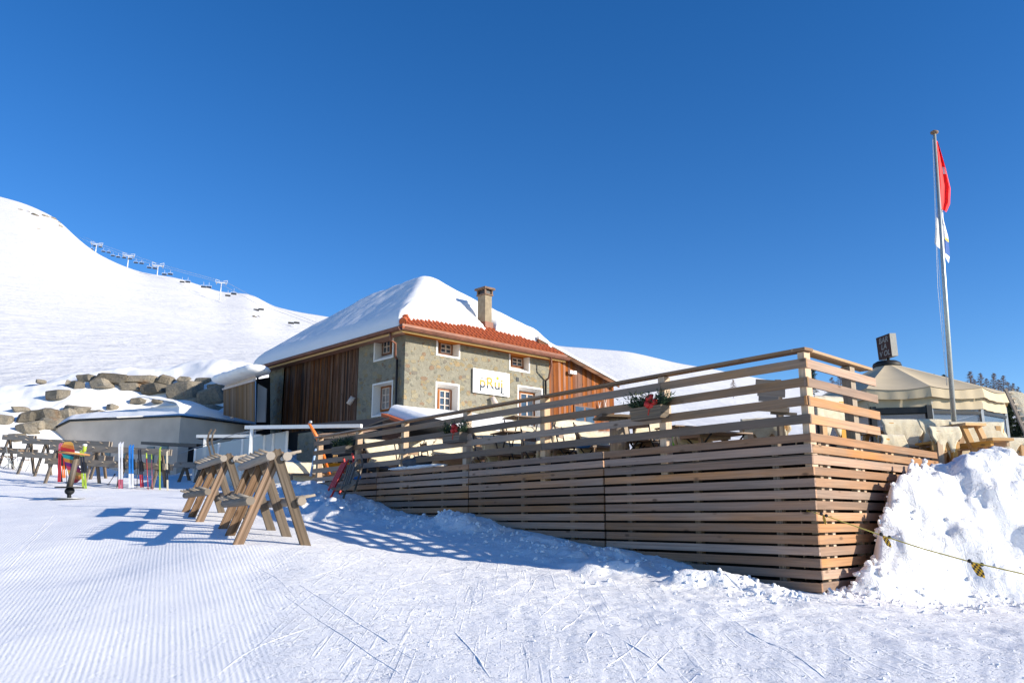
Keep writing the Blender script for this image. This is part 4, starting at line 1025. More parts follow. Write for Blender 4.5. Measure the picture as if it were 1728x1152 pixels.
for i, (x, y, Y) in enumerate(scr):
    p = P(x, y, Y); mb = MB(); mb.box((p.x, p.y, p.z-.9), (.07, .07, 1.8)); mb.build('post', M['white'], ws)
    if i < len(scr)-1:
        q = P(scr[i+1][0], scr[i+1][1], scr[i+1][2]); mb = MB(); d = Vector((0, 0, 1.6)); y_ = Vector((0, .02, 0)); g = (q-p).normalized()*.05
        mb.add([p+g-d, q-g-d, q-g, p+g]+[v+y_ for v in (p+g-d, q-g-d, q-g, p+g)], [(0, 1, 2, 3), (4, 7, 6, 5), (3, 2, 6, 7)]); mb.build('glass_panel', M['screen'], ws)

# ================================================================ SKI RACKS (A-frame)
def leg_beam(mb, a, b, w_, t_, mat=None): mb.beam(a, b, w_, t_, up=(1, 0, 0))
fr_rack = thing('a_frame_ski_rack', 'nearest weathered A-frame ski rack with orange-stained legs beside the groomed snow', 'ski rack', (0, 0, 0), 0, 'A-frame ski racks')
RH, RW, RLn = 1.30, .50, 2.45
for k, y in enumerate((0, RLn/2, RLn)):
    for s_ in (-1, 1):
        mb = MB(); yo = -.045 if s_ > 0 else .045
        top = Vector((-s_*.035, y+yo, RH+.02)); ft = Vector((s_*RW, y+yo, -.12))
        dr = (top-ft).normalized()
        mb.beam(ft, top, .085, .13, up=(-dr.z*s_, 0, dr.x*s_) if True else (0, 0, 1))
        mb.build('leg', M['rackwarm' if (s_ < 0) else 'rack'], fr_rack)
for s_ in (-1, 1):
    mb = MB(); mb.tube([(s_*.115, -.17, RH-.07), (s_*.115, RLn+.3, RH-.07)], .064, 8); mb.build('top_beam', M['rackgrey'], fr_rack)
    mb = MB(); xx = s_*(RW*(1-.70/RH)+.115); mb.tube([(xx, -.17, .62), (xx, RLn+.3, .62)], .062, 8); mb.build('lower_beam', M['rackgrey'], fr_rack)
    for zz, x0 in ((RH-.04, s_*.06), (.65, s_*(RW*(1-.70/RH)+.06))):
        for j in range(7):
            yy = .0+j*.41; mb = MB(); mb.tube([(x0, yy, zz), (x0+s_*(.27 if s_ > 0 else .2), yy, zz+.06)], .02, 7); mb.build('peg', M['rackgrey'], fr_rack)
mb = MB(); mb.tube([(.06, -.10, RH-.1), (.06, -.08, RH-.1)], .03, 8); mb.build('bolt', M['grey'], fr_rack)
reg(fr_rack)
def place_rack(o, px, py, Y, px2, Y2, sc=1.0):
    a = P(px, py, Y); b = P(px2, py, Y2); ang = math.atan2(b.x-a.x, b.y-a.y); g = gz(a.x, a.y)
    o.location = (a.x, a.y, a.z-RH*sc); o.rotation_euler = (0, 0, -ang); o.scale = (sc, sc, sc)
place_rack(fr_rack, 468, 762, 11.7, 422, 14.1)
rk2 = dup(fr_rack, 'a_frame_ski_rack', (0, 0, 0), 0, 'farther grey A-frame ski rack standing behind and left of the nearer one')
place_rack(rk2, 386, 768, 15.3, 345, 17.8, .98)
# long low plank racks on the left
def plank_rack(px0, py0, px1, py1, Y0, Y1, legs, foot_py, label, low=True, npeg=9):
    a = P(px0, py0, Y0); b = P(px1, py1, Y1); L = (b-a).length; base = P((px0+px1)/2, foot_py, (Y0+Y1)/2); dirv = (b-a).normalized()
    t = thing('long_ski_rack', label, 'ski rack', (base.x, base.y, base.z), group='long plank ski racks')
    H = (a.z+b.z)/2-base.z; pn = Vector((dirv.y, -dirv.x, 0)).normalized()
    if pn.y > 0: pn = -pn
    rows = ((0, 'top_plank'), (-H*.42, 'lower_plank')) if low else ((0, 'top_plank'),)
    for dz, nm in rows:
        for s_ in (-1, 1):
            sp_ = .06 if dz == 0 else .20
            mb = MB(); o_ = pn*(s_*sp_); mb.beam(a+o_+Vector((0, 0, dz-.06)), b+o_+Vector((0, 0, dz-.06)), .05, .20); mb.build(nm, M['rackgrey'], t)
            if s_ == -1: continue
            for j in range(npeg):
                p = a.lerp(b, (j+.5)/npeg)+pn*(sp_+.03)+Vector((0, 0, dz-.03)); mb = MB(); mb.tube([p, p+pn*.14+Vector((0, 0, .03))], .018, 6); mb.build('peg', M['rackgrey'], t)
    for u in legs:
        for s_ in (-1, 1):
            p = a.lerp(b, u); f = p+pn*(s_*.36); f.z = min(gz(f.x, f.y), base.z+.3)-.06
            mb = MB(); mb.beam(f, p+pn*(s_*.02)+Vector((0, 0, -.1)), .07, .085, up=dirv); mb.build('leg', M['rack'], t)
    return t
plank_rack(7, 735, 60, 736.5, 33.5, 33.0, (.18, .85), 790, 'far left plank ski rack half hidden behind another one', npeg=3)
plank_rack(41, 741, 187, 747, 31.0, 29.6, (.07, .27, .9), 800, 'long plank ski rack in the back row before the sloping concrete wall', npeg=7)
plank_rack(87, 751, 288, 760, 27.8, 26.8, (.05, .38, .66, .93), 813, 'long plank ski rack in the front row with skis leaning on it', npeg=9)
plank_rack(296, 781, 345, 782, 29.5, 29.3, (.35, .9), 808, 'short low rack just left of the wind screens', low=False, npeg=2)

# ================================================================ SKIS, BOARD, POLES
def ski_pair(px, pt, pb, Y, wpx, mats, label, tilt=0.0, gap=.6, edge=False):
    """mats: list of (fraction from bottom, material)"""
    a = P(px, pb, Y); b = P(px+tilt, pt, Y+.35); base = a
    t = thing('ski_pair', label, 'skis', (a.x, a.y, a.z), group='skis leaning on the racks')
    L = (b-a).length; d = (b-a).normalized(); s = Vector((1, 0, 0)); w_ = wpx/FPX*Y*(.33 if not edge else .42)
    nrm = s.cross(d).normalized()
    for k in (-1, 1):
        o_ = s*(k*w_*(.72 if not edge else .3))
        mb = MB(); n = 16
        rows = []
        for i in range(n+1):
            u = i/n; ww = w_*.5*(.92+.25*(2*u-1)**2) if not edge else w_*.25
            if u > .93: ww *= math.sqrt(max(.02, 1-((u-.93)/.07)**2))
            c = a+o_+d*(L*u)+nrm*(-.10*max(0, (u-.9)/.1)**2)
            rows.append((c-s*ww, c+s*ww, u))
        th_ = nrm*.018
        for i in range(n):
            um = (i+.5)/n; mi = 0
            for j, (fr_, _) in enumerate(mats):
                if um >= fr_: mi = j
            p0, p1 = rows[i][0], rows[i][1]; q0_, q1_ = rows[i+1][0], rows[i+1][1]
            mb.add([p0, p1, q1_, q0_, p0+th_, p1+th_, q1_+th_, q0_+th_], [(0, 1, 2, 3), (4, 7, 6, 5), (1, 5, 6, 2), (0, 3, 7, 4)], None, None, None, mi)
        sk = mb.build('ski', [m_ for _, m_ in mats], t)
        mb = MB(); c = a+o_+d*(L*.42)-nrm*.05; c2 = a+o_+d*(L*.54)-nrm*.05
        mb.beam(c, c+d*.2, w_*1.25, .12, up=nrm); mb.beam(c2, c2+d*.16, w_*1.1, .13, up=nrm); mb.build('binding', M['dark'], sk)
    return t
for nm, c in (('skwhite', (.75, .76, .8)), ('skblue', (.03, .2, .6)), ('skred', (.45, .03, .04)), ('sklime', (.38, .52, .05)), ('skblack', (.03, .03, .035)), ('skcream', (.8, .7, .5)), ('skpink', (.55, .14, .2)), ('skorange', (.85, .2, .03))):
    M[nm] = plain(nm.replace('sk', 'ski_'), c, .35, noise=.05, coat=.3)
ski_pair(204, 744, 824, 26.2, 9.5, [(0, M['skpink']), (.2, M['skwhite'])], 'silver white skis with pink tails leaning on the front rack, left of the blue pair', tilt=0)
ski_pair(221.5, 748, 823, 26.1, 10, [(0, M['skwhite']), (.3, M['skblue'])], 'bright blue and white skis standing upright against the front rack')
ski_pair(240, 755, 822, 26.3, 7, [(0, M['skred']), (.3, M['skblack'])], 'black skis with red tails right of the blue pair', tilt=-5)
ski_pair(270, 752, 826, 26.0, 5, [(0, M['sklime'])], 'lime yellow skis set edge-on near the right end of the front rack', edge=True)
ski_pair(283, 758, 827, 25.9, 5.5, [(0, M['skcream']), (.25, M['skblack']), (.5, M['skcream'])], 'cream skis with black bindings at the right end of the front rack', edge=True, tilt=-1)
ski_pair(143, 757, 824, 25.0, 9, [(0, M['sklime']), (.35, M['skblack']), (.8, M['sklime'])], 'black and lime green skis behind the standing table', tilt=-5)
ski_pair(100, 745, 813, 26.5, 6, [(0, M['skred']), (.8, M['skpink'])], 'red skis leaning beside the striped snowboard', tilt=2)
ski_pair(108, 765, 806, 26.8, 6, [(0, M['skorange']), (.5, M['skred'])], 'orange and red children skis left of the snowboard', tilt=-2)
# snowboard
def mat_board():
    m, n, l, b = newmat('snowboard_stripes'); tc = n.new('ShaderNodeTexCoord')
    wv = n.new('ShaderNodeTexWave'); wv.inputs['Scale'].default_value = .42; wv.inputs['Distortion'].default_value = 1.6; wv.inputs['Detail'].default_value = 0; wv.inputs['Detail Scale'].default_value = .7; wv.wave_profile = 'SAW'
    l.new(mapn(n, l, tc.outputs['Object'], (.5, .5, 1.0), (0, rad(68), 0)), wv.inputs['Vector'])
    r = n.new('ShaderNodeValToRGB'); l.new(wv.outputs['Fac'], r.inputs[0]); cr = r.color_ramp; cr.interpolation = 'CONSTANT'
    cols = [(.42, .03, .02), (.5, .16, .03), (.55, .3, .06), (.42, .04, .07), (.14, .02, .13), (.5, .2, .03), (.03, .28, .26), (.02, .03, .06)]
    cr.elements[0].color = cols[0]+(1,); cr.elements[1].position = .125; cr.elements[1].color = cols[1]+(1,)
    for i in range(2, 8): e = cr.elements.new(i*.125); e.color = cols[i]+(1,)
    l.new(r.outputs[0], b.inputs['Base Color']); b.inputs['Roughness'].default_value = .3; return m
a = P(131, 815, 25.2); b = P(111, 747, 25.6); t = thing('snowboard', 'snowboard with orange, red, purple and turquoise wavy stripes leaning on the rack behind the table', 'snowboard', tuple(a))
mb = MB(); d = (b-a); L = d.length; d.normalize(); s = Vector((1, -.15, 0)).cross(d).cross(d).normalized()*-1; s = d.cross(Vector((0, -1, 0))).normalized(); nn = s.cross(d).normalized()
vs = []; N = 22
for i in range(N+1):
    u = i/N; ww = .20*(.88+.25*(2*u-1)**2); e = min(u, 1-u)
    if e < .12: ww *= math.sqrt(max(.004, 1-((.12-e)/.12)**2))
    c = a+d*(L*u)+nn*(.05*max(0, (.1-e)/.1)**2); vs += [c-s*ww, c-s*ww*.5, c, c+s*ww*.5, c+s*ww]
K5 = len(vs); vs += [v+nn*.015 for v in vs]; fs = []
for i in range(N):
    for j in range(4): q = i*5+j; fs += [(q, q+1, q+6, q+5), (K5+q, K5+q+5, K5+q+6, K5+q+1)]
    fs += [(i*5, i*5+5, K5+i*5+5, K5+i*5), (i*5+4, K5+i*5+4, K5+i*5+9, i*5+9)]
mb.add(vs, fs); mb.build('deck', mat_board(), t)
for u in (.36, .62):
    mb = MB(); c = a+d*(L*u)-nn*.05; mb.beam(c-s*.12, c+s*.12, .16, .06, up=nn); mb.tube([c-s*.12, c-nn*.16-s*.1, c-nn*.18+s*.1, c+s*.12], .02, 5); mb.build('binding', M['black'], t)
# poles
for i, (px, pt, pb, tl, mt, lb) in enumerate([(250, 766, 827, -3, 'skred', 'thin red ski pole left of the lime skis'), (257, 768, 826, -1, 'skpink', 'pink ski pole with lime grip just left of the lime skis'), (182, 800, 818, 12, 'skblack', 'black ski pole leaning at an angle left of the silver skis'), (197, 790, 822, 4, 'skblack', 'dark ski pole close beside the silver skis'), (231, 775, 822, 2, 'skblack', 'dark ski pole between the blue and the red-tailed skis'), (113, 770, 817, -3, 'skblack', 'dark ski pole beside the orange skis'), (306, 740, 768, -4, 'skcream', 'bent pale ski tip standing above the farther A-frame rack')][:6]):
    a = P(px, pb, 26.1); b = P(px+tl, pt, 26.4); t = thing('ski_pole', lb, 'ski pole', tuple(a), group='ski poles at the front rack'); d = (b-a)
    mb = MB(); mb.tube([a, b], .012, 6); mb.build('shaft', M[mt], t)
    mb = MB(); mb.tube([a+d*.88, b+d*.03], .022, 6); mb.build('grip', M['sklime' if i < 2 else 'skblack'], t)
    mb = MB(); c = a+d*.06; mb.lathe([(.05, -.01), (.05, .01)], 8, T(*c)); mb.build('basket', M['skblack'], t)
# pair of wooden vintage skis behind rear rack
t = thing('wooden_skis', 'old curved wooden skis sticking up behind the farther A-frame rack', 'skis', tuple(P(357, 775, 18)))
for k in (0, 1):
    mb = MB(); x = 353+k*7; pts = [P(x+6, 800, 18), P(x+2, 765, 18), P(x-3, 745, 18), P(x-1, 733, 18), P(x+4, 724, 18)]
    for i in range(4): mb.beam(pts[i], pts[i+1], .035, .014, up=(0, 1, 0))
    mb.build('ski', M['rack'], t)
# standing table
a = P(118, 838, 21); tb = P(126, 764, 21)
t = thing('standing_table', 'round brown standing table on a tapered grey post left of the racks', 'table', tuple(a))
zt2 = tb.z; cxy = (tb.x, 21)
mb = MB(); c = P(125, 765, 21); mb.lathe([(.05, -.02), (.36, -.02), (.37, 0), (.36, .02), (.05, .02)], 24, T(c.x, c.y, c.z) @ Matrix.Rotation(rad(5), 4, 'Y')); mb.build('tabletop', M['orange'], t)
lg = P(117, 822, 21); mb = MB(); mb.tube([lg, P(130, 768, 21)], [.075, .065], 12); mb.build('post', M['rack'], t)
mb = MB(); mb.lathe([(.05, -.012), (.33, -.012), (.33, .012), (.05, .012)], 28, T(lg.x, lg.y, lg.z)); mb.build('foot_disc', M['dark'], t)
mb = MB(); q = P(117, 838, 21); mb.tube([q-Vector((0, 0, .05)), lg], .05, 10); mb.ico(tuple(P(117.5, 828, 21)), (.12, .12, .1), 2, 3, .05); mb.build('lower_stem', M['dark'], t)
mb = MB(); q = P(117, 839, 21); mb.lathe([(.02, -.01), (.36, -.01), (.36, .012), (.02, .012)], 28, T(q.x, q.y, gz(q.x, q.y)+.01)); mb.build('base_ring', M['grey'], t)
t = thing('goggles_and_cup', 'small white and lime items lying on the standing table', 'cup', tuple(P(141, 762, 21)))
mb = MB(); c = P(142, 762, 21); mb.lathe([(.03, 0), (.045, .02), (.05, .13), (.045, .14)], 12, T(c.x, c.y, c.z)); mb.build('cup', M['sklime'], t)
mb = MB(); mb.lathe([(.05, 0), (.055, .05), (.03, .055)], 12, T(c.x, c.y, c.z+.14)); mb.build('lid', M['white'], t)

# ================================================================ FURNITURE
def skin_mesh(w_, front, back, th_=.035, seed=0, rough_=.06):
    """sheepskin draped over an edge running along x at z=0; hangs down -y (front) and +y (back). irregular outline"""
    mb = MB(); nu, nv = 26, 22; rnd = random.Random(seed); tot_ = front+back; r = .05
    def prof(v):   # v 0..1 arc length along hang
        s_ = v*tot_
        if s_ < front-.0: return (-r-.02*math.sin(s_*6), -(front-s_))
        return (r+.02*math.sin(s_*6), -(s_-front))
    vs = []; keep = []
    for j in range(nv+1):
        v = j/nv; y, z = prof(v)
        k = min(1, abs(v*tot_-front)/.08); y = y*k; z = z-(.0 if k == 1 else .0)+(.03*(1-k))
        e = 1-.35*abs(v-.5)**2*1.5
        for i in range(nu+1):
            u = i/nu*2-1; wl = w_/2*(e+.10*math.sin(v*9+seed)+.05*math.sin(v*23+seed*2))
            nz_ = float(fbm(np.array(u*2.2+seed), np.array(v*3.1), seed, 3))
            zz_ = z
            if v < .18 or v > .82: zz_ = z+(.5-abs(u))*0-(.10*math.sin(u*7+seed)*(.18-min(v, 1-v))/.18)
            vs.append((u*wl, y+.016*nz_*(1 if y > 0 else -1), zz_+.012*nz_))
    n1 = len(vs)
    vs2 = [(x, y*(1-th_/.05) if abs(y) > .01 else y, z-(th_ if abs(y) < .03 else 0)) for x, y, z in vs]
    vs = vs+vs2
    fs = []; W = nu+1
    for j in range(nv):
        for i in range(nu):
            q = j*W+i; fs.append((q, q+1, q+W+1, q+W)); fs.append((n1+q, n1+q+W, n1+q+W+1, n1+q+1))
    for j in range(nv): fs += [(j*W, (j+1)*W, n1+(j+1)*W, n1+j*W), (j*W+nu, n1+j*W+nu, n1+(j+1)*W+nu, (j+1)*W+nu)]
    for i in range(nu): fs += [(i, n1+i, n1+i+1, i+1), (nv*W+i, nv*W+i+1, n1+nv*W+i+1, n1+nv*W+i)]
    mb.add(vs, fs, None, None, None, 0, True); return mb
def lounge(w_, label, px, Y, rz, mat='light', skinw=.92, zoff=0, seed=1, z=None, back=.42, front=.5, nskin=1, py=None):
    p = P(px, 800, Y); zf = (ZFLOOR if z is None else z)+zoff
    t = thing('sheepskin_bench', label, 'bench', (p.x, p.y, zf), rz, 'sheepskin-covered benches on the terrace')
    mb = MB(); mb.box((0, -.22, .42), (w_, .42, .04), ax=0); mb.build('seat', M[mat], None).parent = t
    for k in range(2):
        mb = MB(); mb.box((0, .03, .62+k*.17), (w_, .035, .13), ax=0); mb.build('back_board', M[mat], None).parent = t
    for sx_ in (-1, 1):
        for yy, h in ((-.38, .4), (.06, .85)):
            mb = MB(); mb.box((sx_*(w_/2-.08), yy, h/2), (.07, .06, h), ax=2); mb.build('leg', M[mat], None).parent = t
    for k in range(nskin):
        o = skin_mesh(w_*skinw/nskin*1.05, front, back, seed=seed+k*3).build('sheepskin', M['skin'], None); o.parent = t
        o.location = ((k-(nskin-1)/2)*w_/nskin*.98, .03, .89)
    return t
def bistro(label, px, Y, h=.74, w_=.7, rz=0.2, legs=True, mat='decktop'):
    p = P(px, 800, Y); t = thing('folding_table', label, 'table', (p.x, p.y, ZFLOOR), rz, 'slatted folding tables on the terrace')
    mb = MB()
    for k in range(6): mb.box((0, (k-2.5)*w_/6, h), (w_, w_/6-.012, .022), ax=0)
    mb.build('tabletop', M[mat], None).parent = t
    for s_ in (-1, 1):
        mb = MB(); mb.tube([(s_*w_*.42, -.3, 0), (s_*w_*.42, .3, h-.02)], .014, 6); mb.tube([(s_*w_*.42-.03*s_, .3, 0), (s_*w_*.42-.03*s_, -.3, h-.02)], .014, 6); mb.build('leg', M['dark'], None).parent = t
    return t
def fchair(label, px, Y, rz, mat='dark', group='folding chairs on the terrace', z=None, name='folding_chair'):
    p = P(px, 800, Y); t = thing(name, label, 'chair', (p.x, p.y, ZFLOOR if z is None else z), rz, group)
    for s_ in (-1, 1):
        mb = MB(); mb.tube([(s_*.2, -.22, 0), (s_*.2, .12, .45), (s_*.2, .2, .86)], .013, 6); mb.build('frame', M[mat], None).parent = t
        mb = MB(); mb.tube([(s_*.18, .22, 0), (s_*.18, -.2, .45)], .013, 6); mb.build('leg', M[mat], None).parent = t
    mb = MB()
    for k in range(5): mb.box((0, -.18+k*.08, .455), (.38, .065, .018), ax=0)
    mb.build('seat', M['decktop'], None).parent = t
    mb = MB()
    for k in range(2): mb.box((0, .17+k*.02, .68+k*.12), (.38, .016, .07), ax=0)
    mb.build('backrest', M['decktop'], None).parent = t
    return t
def railY(px):
    k = (px-CX)/(FPX/cp); t = (TC.x-k*TC.y)/(k*dF[1]-dF[0]); return TC.y+dF[1]*t
def seat(px, pyt, Y, w_, rz, label, n=1, seed=1, mat='decktop'):
    zt_ = P(px, pyt, Y).z; H = max(.45, zt_-ZFLOOR)
    p = P(px, 800, Y); t = thing('sheepskin_bench', label, 'bench', (p.x, p.y, ZFLOOR), rz, 'sheepskin-covered benches on the terrace')
    mb = MB(); mb.box((0, -.24, .42), (w_, .44, .04), ax=0); mb.build('seat', M[mat], None).parent = t
    for k in range(2): mb = MB(); mb.box((0, .0, H-.10-k*.18), (w_, .035, .13), ax=0); mb.build('back_board', M[mat], None).parent = t
    for s_ in (-1, 1):
        mb = MB(); mb.box((s_*(w_/2-.07), .04, (H-.05)/2), (.06, .05, H-.05), ax=2); mb.build('leg', M[mat], None).parent = t
        mb = MB(); mb.box((s_*(w_/2-.07), -.42, .2), (.06, .05, .4), ax=2); mb.build('leg', M[mat], None).parent = t
    for k in range(n):
        o = skin_mesh(w_/n*1.06, min(.62, H), .42, seed=seed+k*3).build('sheepskin', M['skin'], None); o.parent = t; o.location = ((k-(n-1)/2)*w_/n*.98, 0, H)
    return t
for i, (px, pyt, dY, w_, rz, n, lb) in enumerate([
      (511, 781, 1.0, 1.0, 30, 1, 'cream sheepskin bench just outside the left end of the terrace railing'),
      (655, 744, 1.5, 1.2, 38, 1, 'sheepskin bench behind the railing right of the yellow wooden booth'),
      (715, 741, 1.9, 1.3, 38, 1, 'sheepskin bench behind the railing left of the middle flower box'),
      (768, 744, 1.5, 1.2, 42, 1, 'sheepskin bench directly behind the middle flower box'),
      (757, 764, 1.2, .8, 40, 1, 'low sheepskin seat under the middle flower box'),
      (833, 727, 1.8, 1.1, 38, 1, 'sheepskin bench right of the middle flower box'),
      (880, 718, 2.3, 1.1, 48, 1, 'sheepskin bench behind the high slatted table below the chalet door'),
      (850, 748, 1.1, .9, 35, 1, 'low sheepskin seat between the middle flower box and the central post'),
      (903, 722, 1.5, .8, 50, 1, 'narrow sheepskin seat behind the post below the chalet door'),
      (940, 738, 1.2, .9, 35, 1, 'low sheepskin seat just right of the post below the chalet door'),
      (972, 711, 2.0, 1.3, 45, 1, 'large sheepskin bench between the wooden annex and the stump table'),
      (1007, 728, 1.2, .8, 30, 1, 'sheepskin seat touching the left side of the tree-stump table'),
      (1100, 694, 1.6, .75, 30, 1, 'tall sheepskin bench directly behind the right-hand flower box'),
      (1172, 733, 1.0, .7, 35, 1, 'low sheepskin seat between the lime backpack and the reddish table')]):
    seat(px, pyt, railY(px)+dY, w_, rad(rz), lb, n, i+2)
for (px, pyt, dY, w_, lb) in ((690, 741, 1.1, .7, 'dark slatted table behind the railing left of the middle flower box'), (881, 705, 1.2, .6, 'high slatted table below the chalet door'), (866, 731, 1.0, .7, 'low dark slatted table in the gap left of the central post'), (1210, 733, .95, .8, 'reddish slatted table left of the signpost planks'), (935, 752, .9, .5, 'small dark table left of the stump table'), (628, 763, 1.1, .7, 'slatted table right of the yellow wooden booth'), (1150, 722, 1.6, .6, 'small slatted table left of the reddish one')):
    Y = railY(px)+dY; bistro(lb, px, Y, max(.35, P(px, pyt, Y).z-ZFLOOR), w_, rz=rad(25))
for (px, dY, rz, lb) in ((905, .85, .9, 'folding chair with crossed black legs left of the central post bench'), (960, .85, 1.2, 'folding chair with crossed legs left of the stump table'), (1068, .85, 1.0, 'black folding chair right of the tree-stump table'), (1090, .85, 2.4, 'black folding chair under the right-hand flower box'), (700, .95, .7, 'folding chair left of the dark blankets behind the railing'), (727, .9, 2.0, 'folding chair in front of the dark blankets behind the railing'), (990, .85, 1.4, 'folding chair beside the blue jacket left of the stump'), (820, .9, 1.1, 'folding chair right of the orange-brown crate')):
    fchair(lb, px, railY(px)+dY, rz)
for i, (px, pf, Y, rz) in enumerate(((3, 786, 33.5, .4), (14, 786, 33.2, 2.2), (38, 785, 32.6, .9))):
    q = P(px, pf, Y); fchair(('leftmost', 'middle', 'rightmost')[i]+' of the three pale folding chairs on the snow behind the far left rack', px, Y, rz, 'alu', 'folding chairs on the snow', gz(q.x, q.y), name='folding_chair')
# stump table
SYt = railY(1046)+.6; p = P(1046, 770, SYt); t = thing('stump_table', 'high table of thick planks on a big pale tree stump', 'table', (p.x, p.y, ZFLOOR))
mb = MB(); mb.tube([(0, 0, 0), (0, 0, .9)], [.17, .155], 14); mb.build('stump', M['rackgrey'], None).parent = t
mb = MB(); zt3 = P(1040, 705, SYt).z-ZFLOOR
for k in range(4): mb.box((0.05, (k-1.5)*.17, zt3), (1.0-.08*k, .155, .04), rotz(.3), ax=0)
mb.build('planks', M['rack'], None).parent = t
mb = MB(); mb.tube([(0, 0, .9), (0, 0, zt3-.02)], .06, 8); mb.build('neck', M['dark'], None).parent = t
# clothing and bags
def blob(name, label, cat, px, py, Y, r_, mat, seed, amp=.25):
    Y = max(Y, railY(px)+.45); c = P(px, py, Y); mb = MB(); mb.ico(tuple(c), r_, 3, seed, amp, fr=2.2); return mb.build(name, M[mat], None, label=label, cat=cat)
blob('ski_helmet', 'orange ski helmet lying beside the tree-stump table', 'helmet', 1051, 727, 14.2, (.09, .1, .07), 'skorange', 3, .05)
blob('backpack', 'bright lime green backpack behind the railing right of the third post', 'backpack', 1140, 744, 13.3, (.11, .1, .12), 'green', 5)
blob('jacket', 'bright blue jacket bundled right of the tree stump', 'jacket', 1042, 753, 14.1, (.14, .1, .09), 'skblue', 8)
blob('jacket', 'blue jacket lying left of the tree stump', 'jacket', 985, 752, 14.4, (.16, .1, .04), 'skblue', 9)
blob('jacket', 'dark navy jacket below the right-hand flower box', 'jacket', 1090, 748, 14.3, (.13, .1, .14), 'ink', 10)
blob('blanket', 'dark blankets heaped low behind the railing left of the middle flower box', 'blanket', 715, 781, 17.8, (.45, .2, .16), 'ink', 11)
blob('blanket', 'dark blanket heaped right of the yellow wooden booth', 'blanket', 640, 790, 20.2, (.3, .2, .12), 'ink', 12)
blob('pillow', 'pink and white pillow beside the lime green backpack', 'pillow', 1130, 742, 13.6, (.07, .07, .09), 'skpink', 13, .1)
# orange crate panel and red barrels seen low
mb = MB(); c = P(757, 781, railY(757)+.7); mb.box(tuple(c), (.62, .4, .34)); mb.build('wooden_crate', M['orange'], None, label='orange-brown wooden crate low behind the railing under the middle flower box', cat='crate')
# grill/black cover left under lean-to
mb = MB(); c = P(715, 722, 22.0)
mb.ico((c.x, c.y, c.z), (.75, .5, .28), 3, 4, .08, fr=1.2)
mb.build('covered_grill', M['black'], None, label='black covered grill under the lean-to roof left of the middle flower box', cat='grill')
# yellow booth
t = thing('wooden_booth', 'open booth of bright yellow-orange timber behind the left end of the railing', 'booth', tuple(P(568, 800, 24.5)))
bx0, bx1 = P(541, 742, 24.5), P(608, 742, 24.0); zt4 = P(560, 737, 24.5).z
for p in (bx0, bx1, bx0+Vector((.2, 1.2, 0)), bx1+Vector((.2, 1.2, 0))):
    mb = MB(); mb.box((p.x, p.y, (ZFLOOR+zt4)/2-.2), (.12, .12, zt4-ZFLOOR+.4), ax=2); mb.build('post', M['light'], t)
mb = MB(); mb.beam(bx0+Vector((-.1, 0, zt4-bx0.z)), bx1+Vector((.1, 0, zt4-bx1.z)), .1, .12); mb.build('beam', M['light'], t)
for k in range(3):
    mb = MB(); z_ = ZFLOOR+.12+k*.27; mb.beam(Vector((bx0.x, bx0.y+.05, z_)), Vector((bx1.x, bx1.y+.05, z_)), .03, .24); mb.build('panel', M['orange'], t)
mb = MB(); mb.add([Vector((bx0.x-.1, bx0.y-.1, zt4+.06)), Vector((bx1.x+.1, bx1.y-.1, zt4+.06)), Vector((bx1.x+.3, bx1.y+1.3, zt4+.3)), Vector((bx0.x, bx0.y+1.3, zt4+.3))], [(0, 1, 2, 3)]); mb.build('roof', M['orange'], t)
# closed red parasol
t = thing('closed_parasol', 'slim closed red parasol leaning behind the left end of the terrace railing', 'parasol', tuple(P(552, 800, 23.6)))
a = P(521, 713, 23.2); b = P(537, 741, 23.4); c = P(556, 800, 23.8)
mb = MB(); mb.tube([a, b, c], [.035, .06, .045], 9); mb.build('canopy', M['skorange'], t); mb = MB(); mb.ico(tuple(P(524, 712, 23.2)), (.05, .05, .05), 2, 1, .02); mb.build('tip', M['grey'], t)
t = thing('blue_pole', 'pale blue pole leaning against the left end post of the railing', 'pole', tuple(P(525, 800, 22.6)))
mb = MB(); mb.tube([P(524, 803, 22.6), P(533, 757, 22.8)], .035, 8); mb.build('shaft', plain('pale_blue_paint', (.3, .42, .6), .5), t)

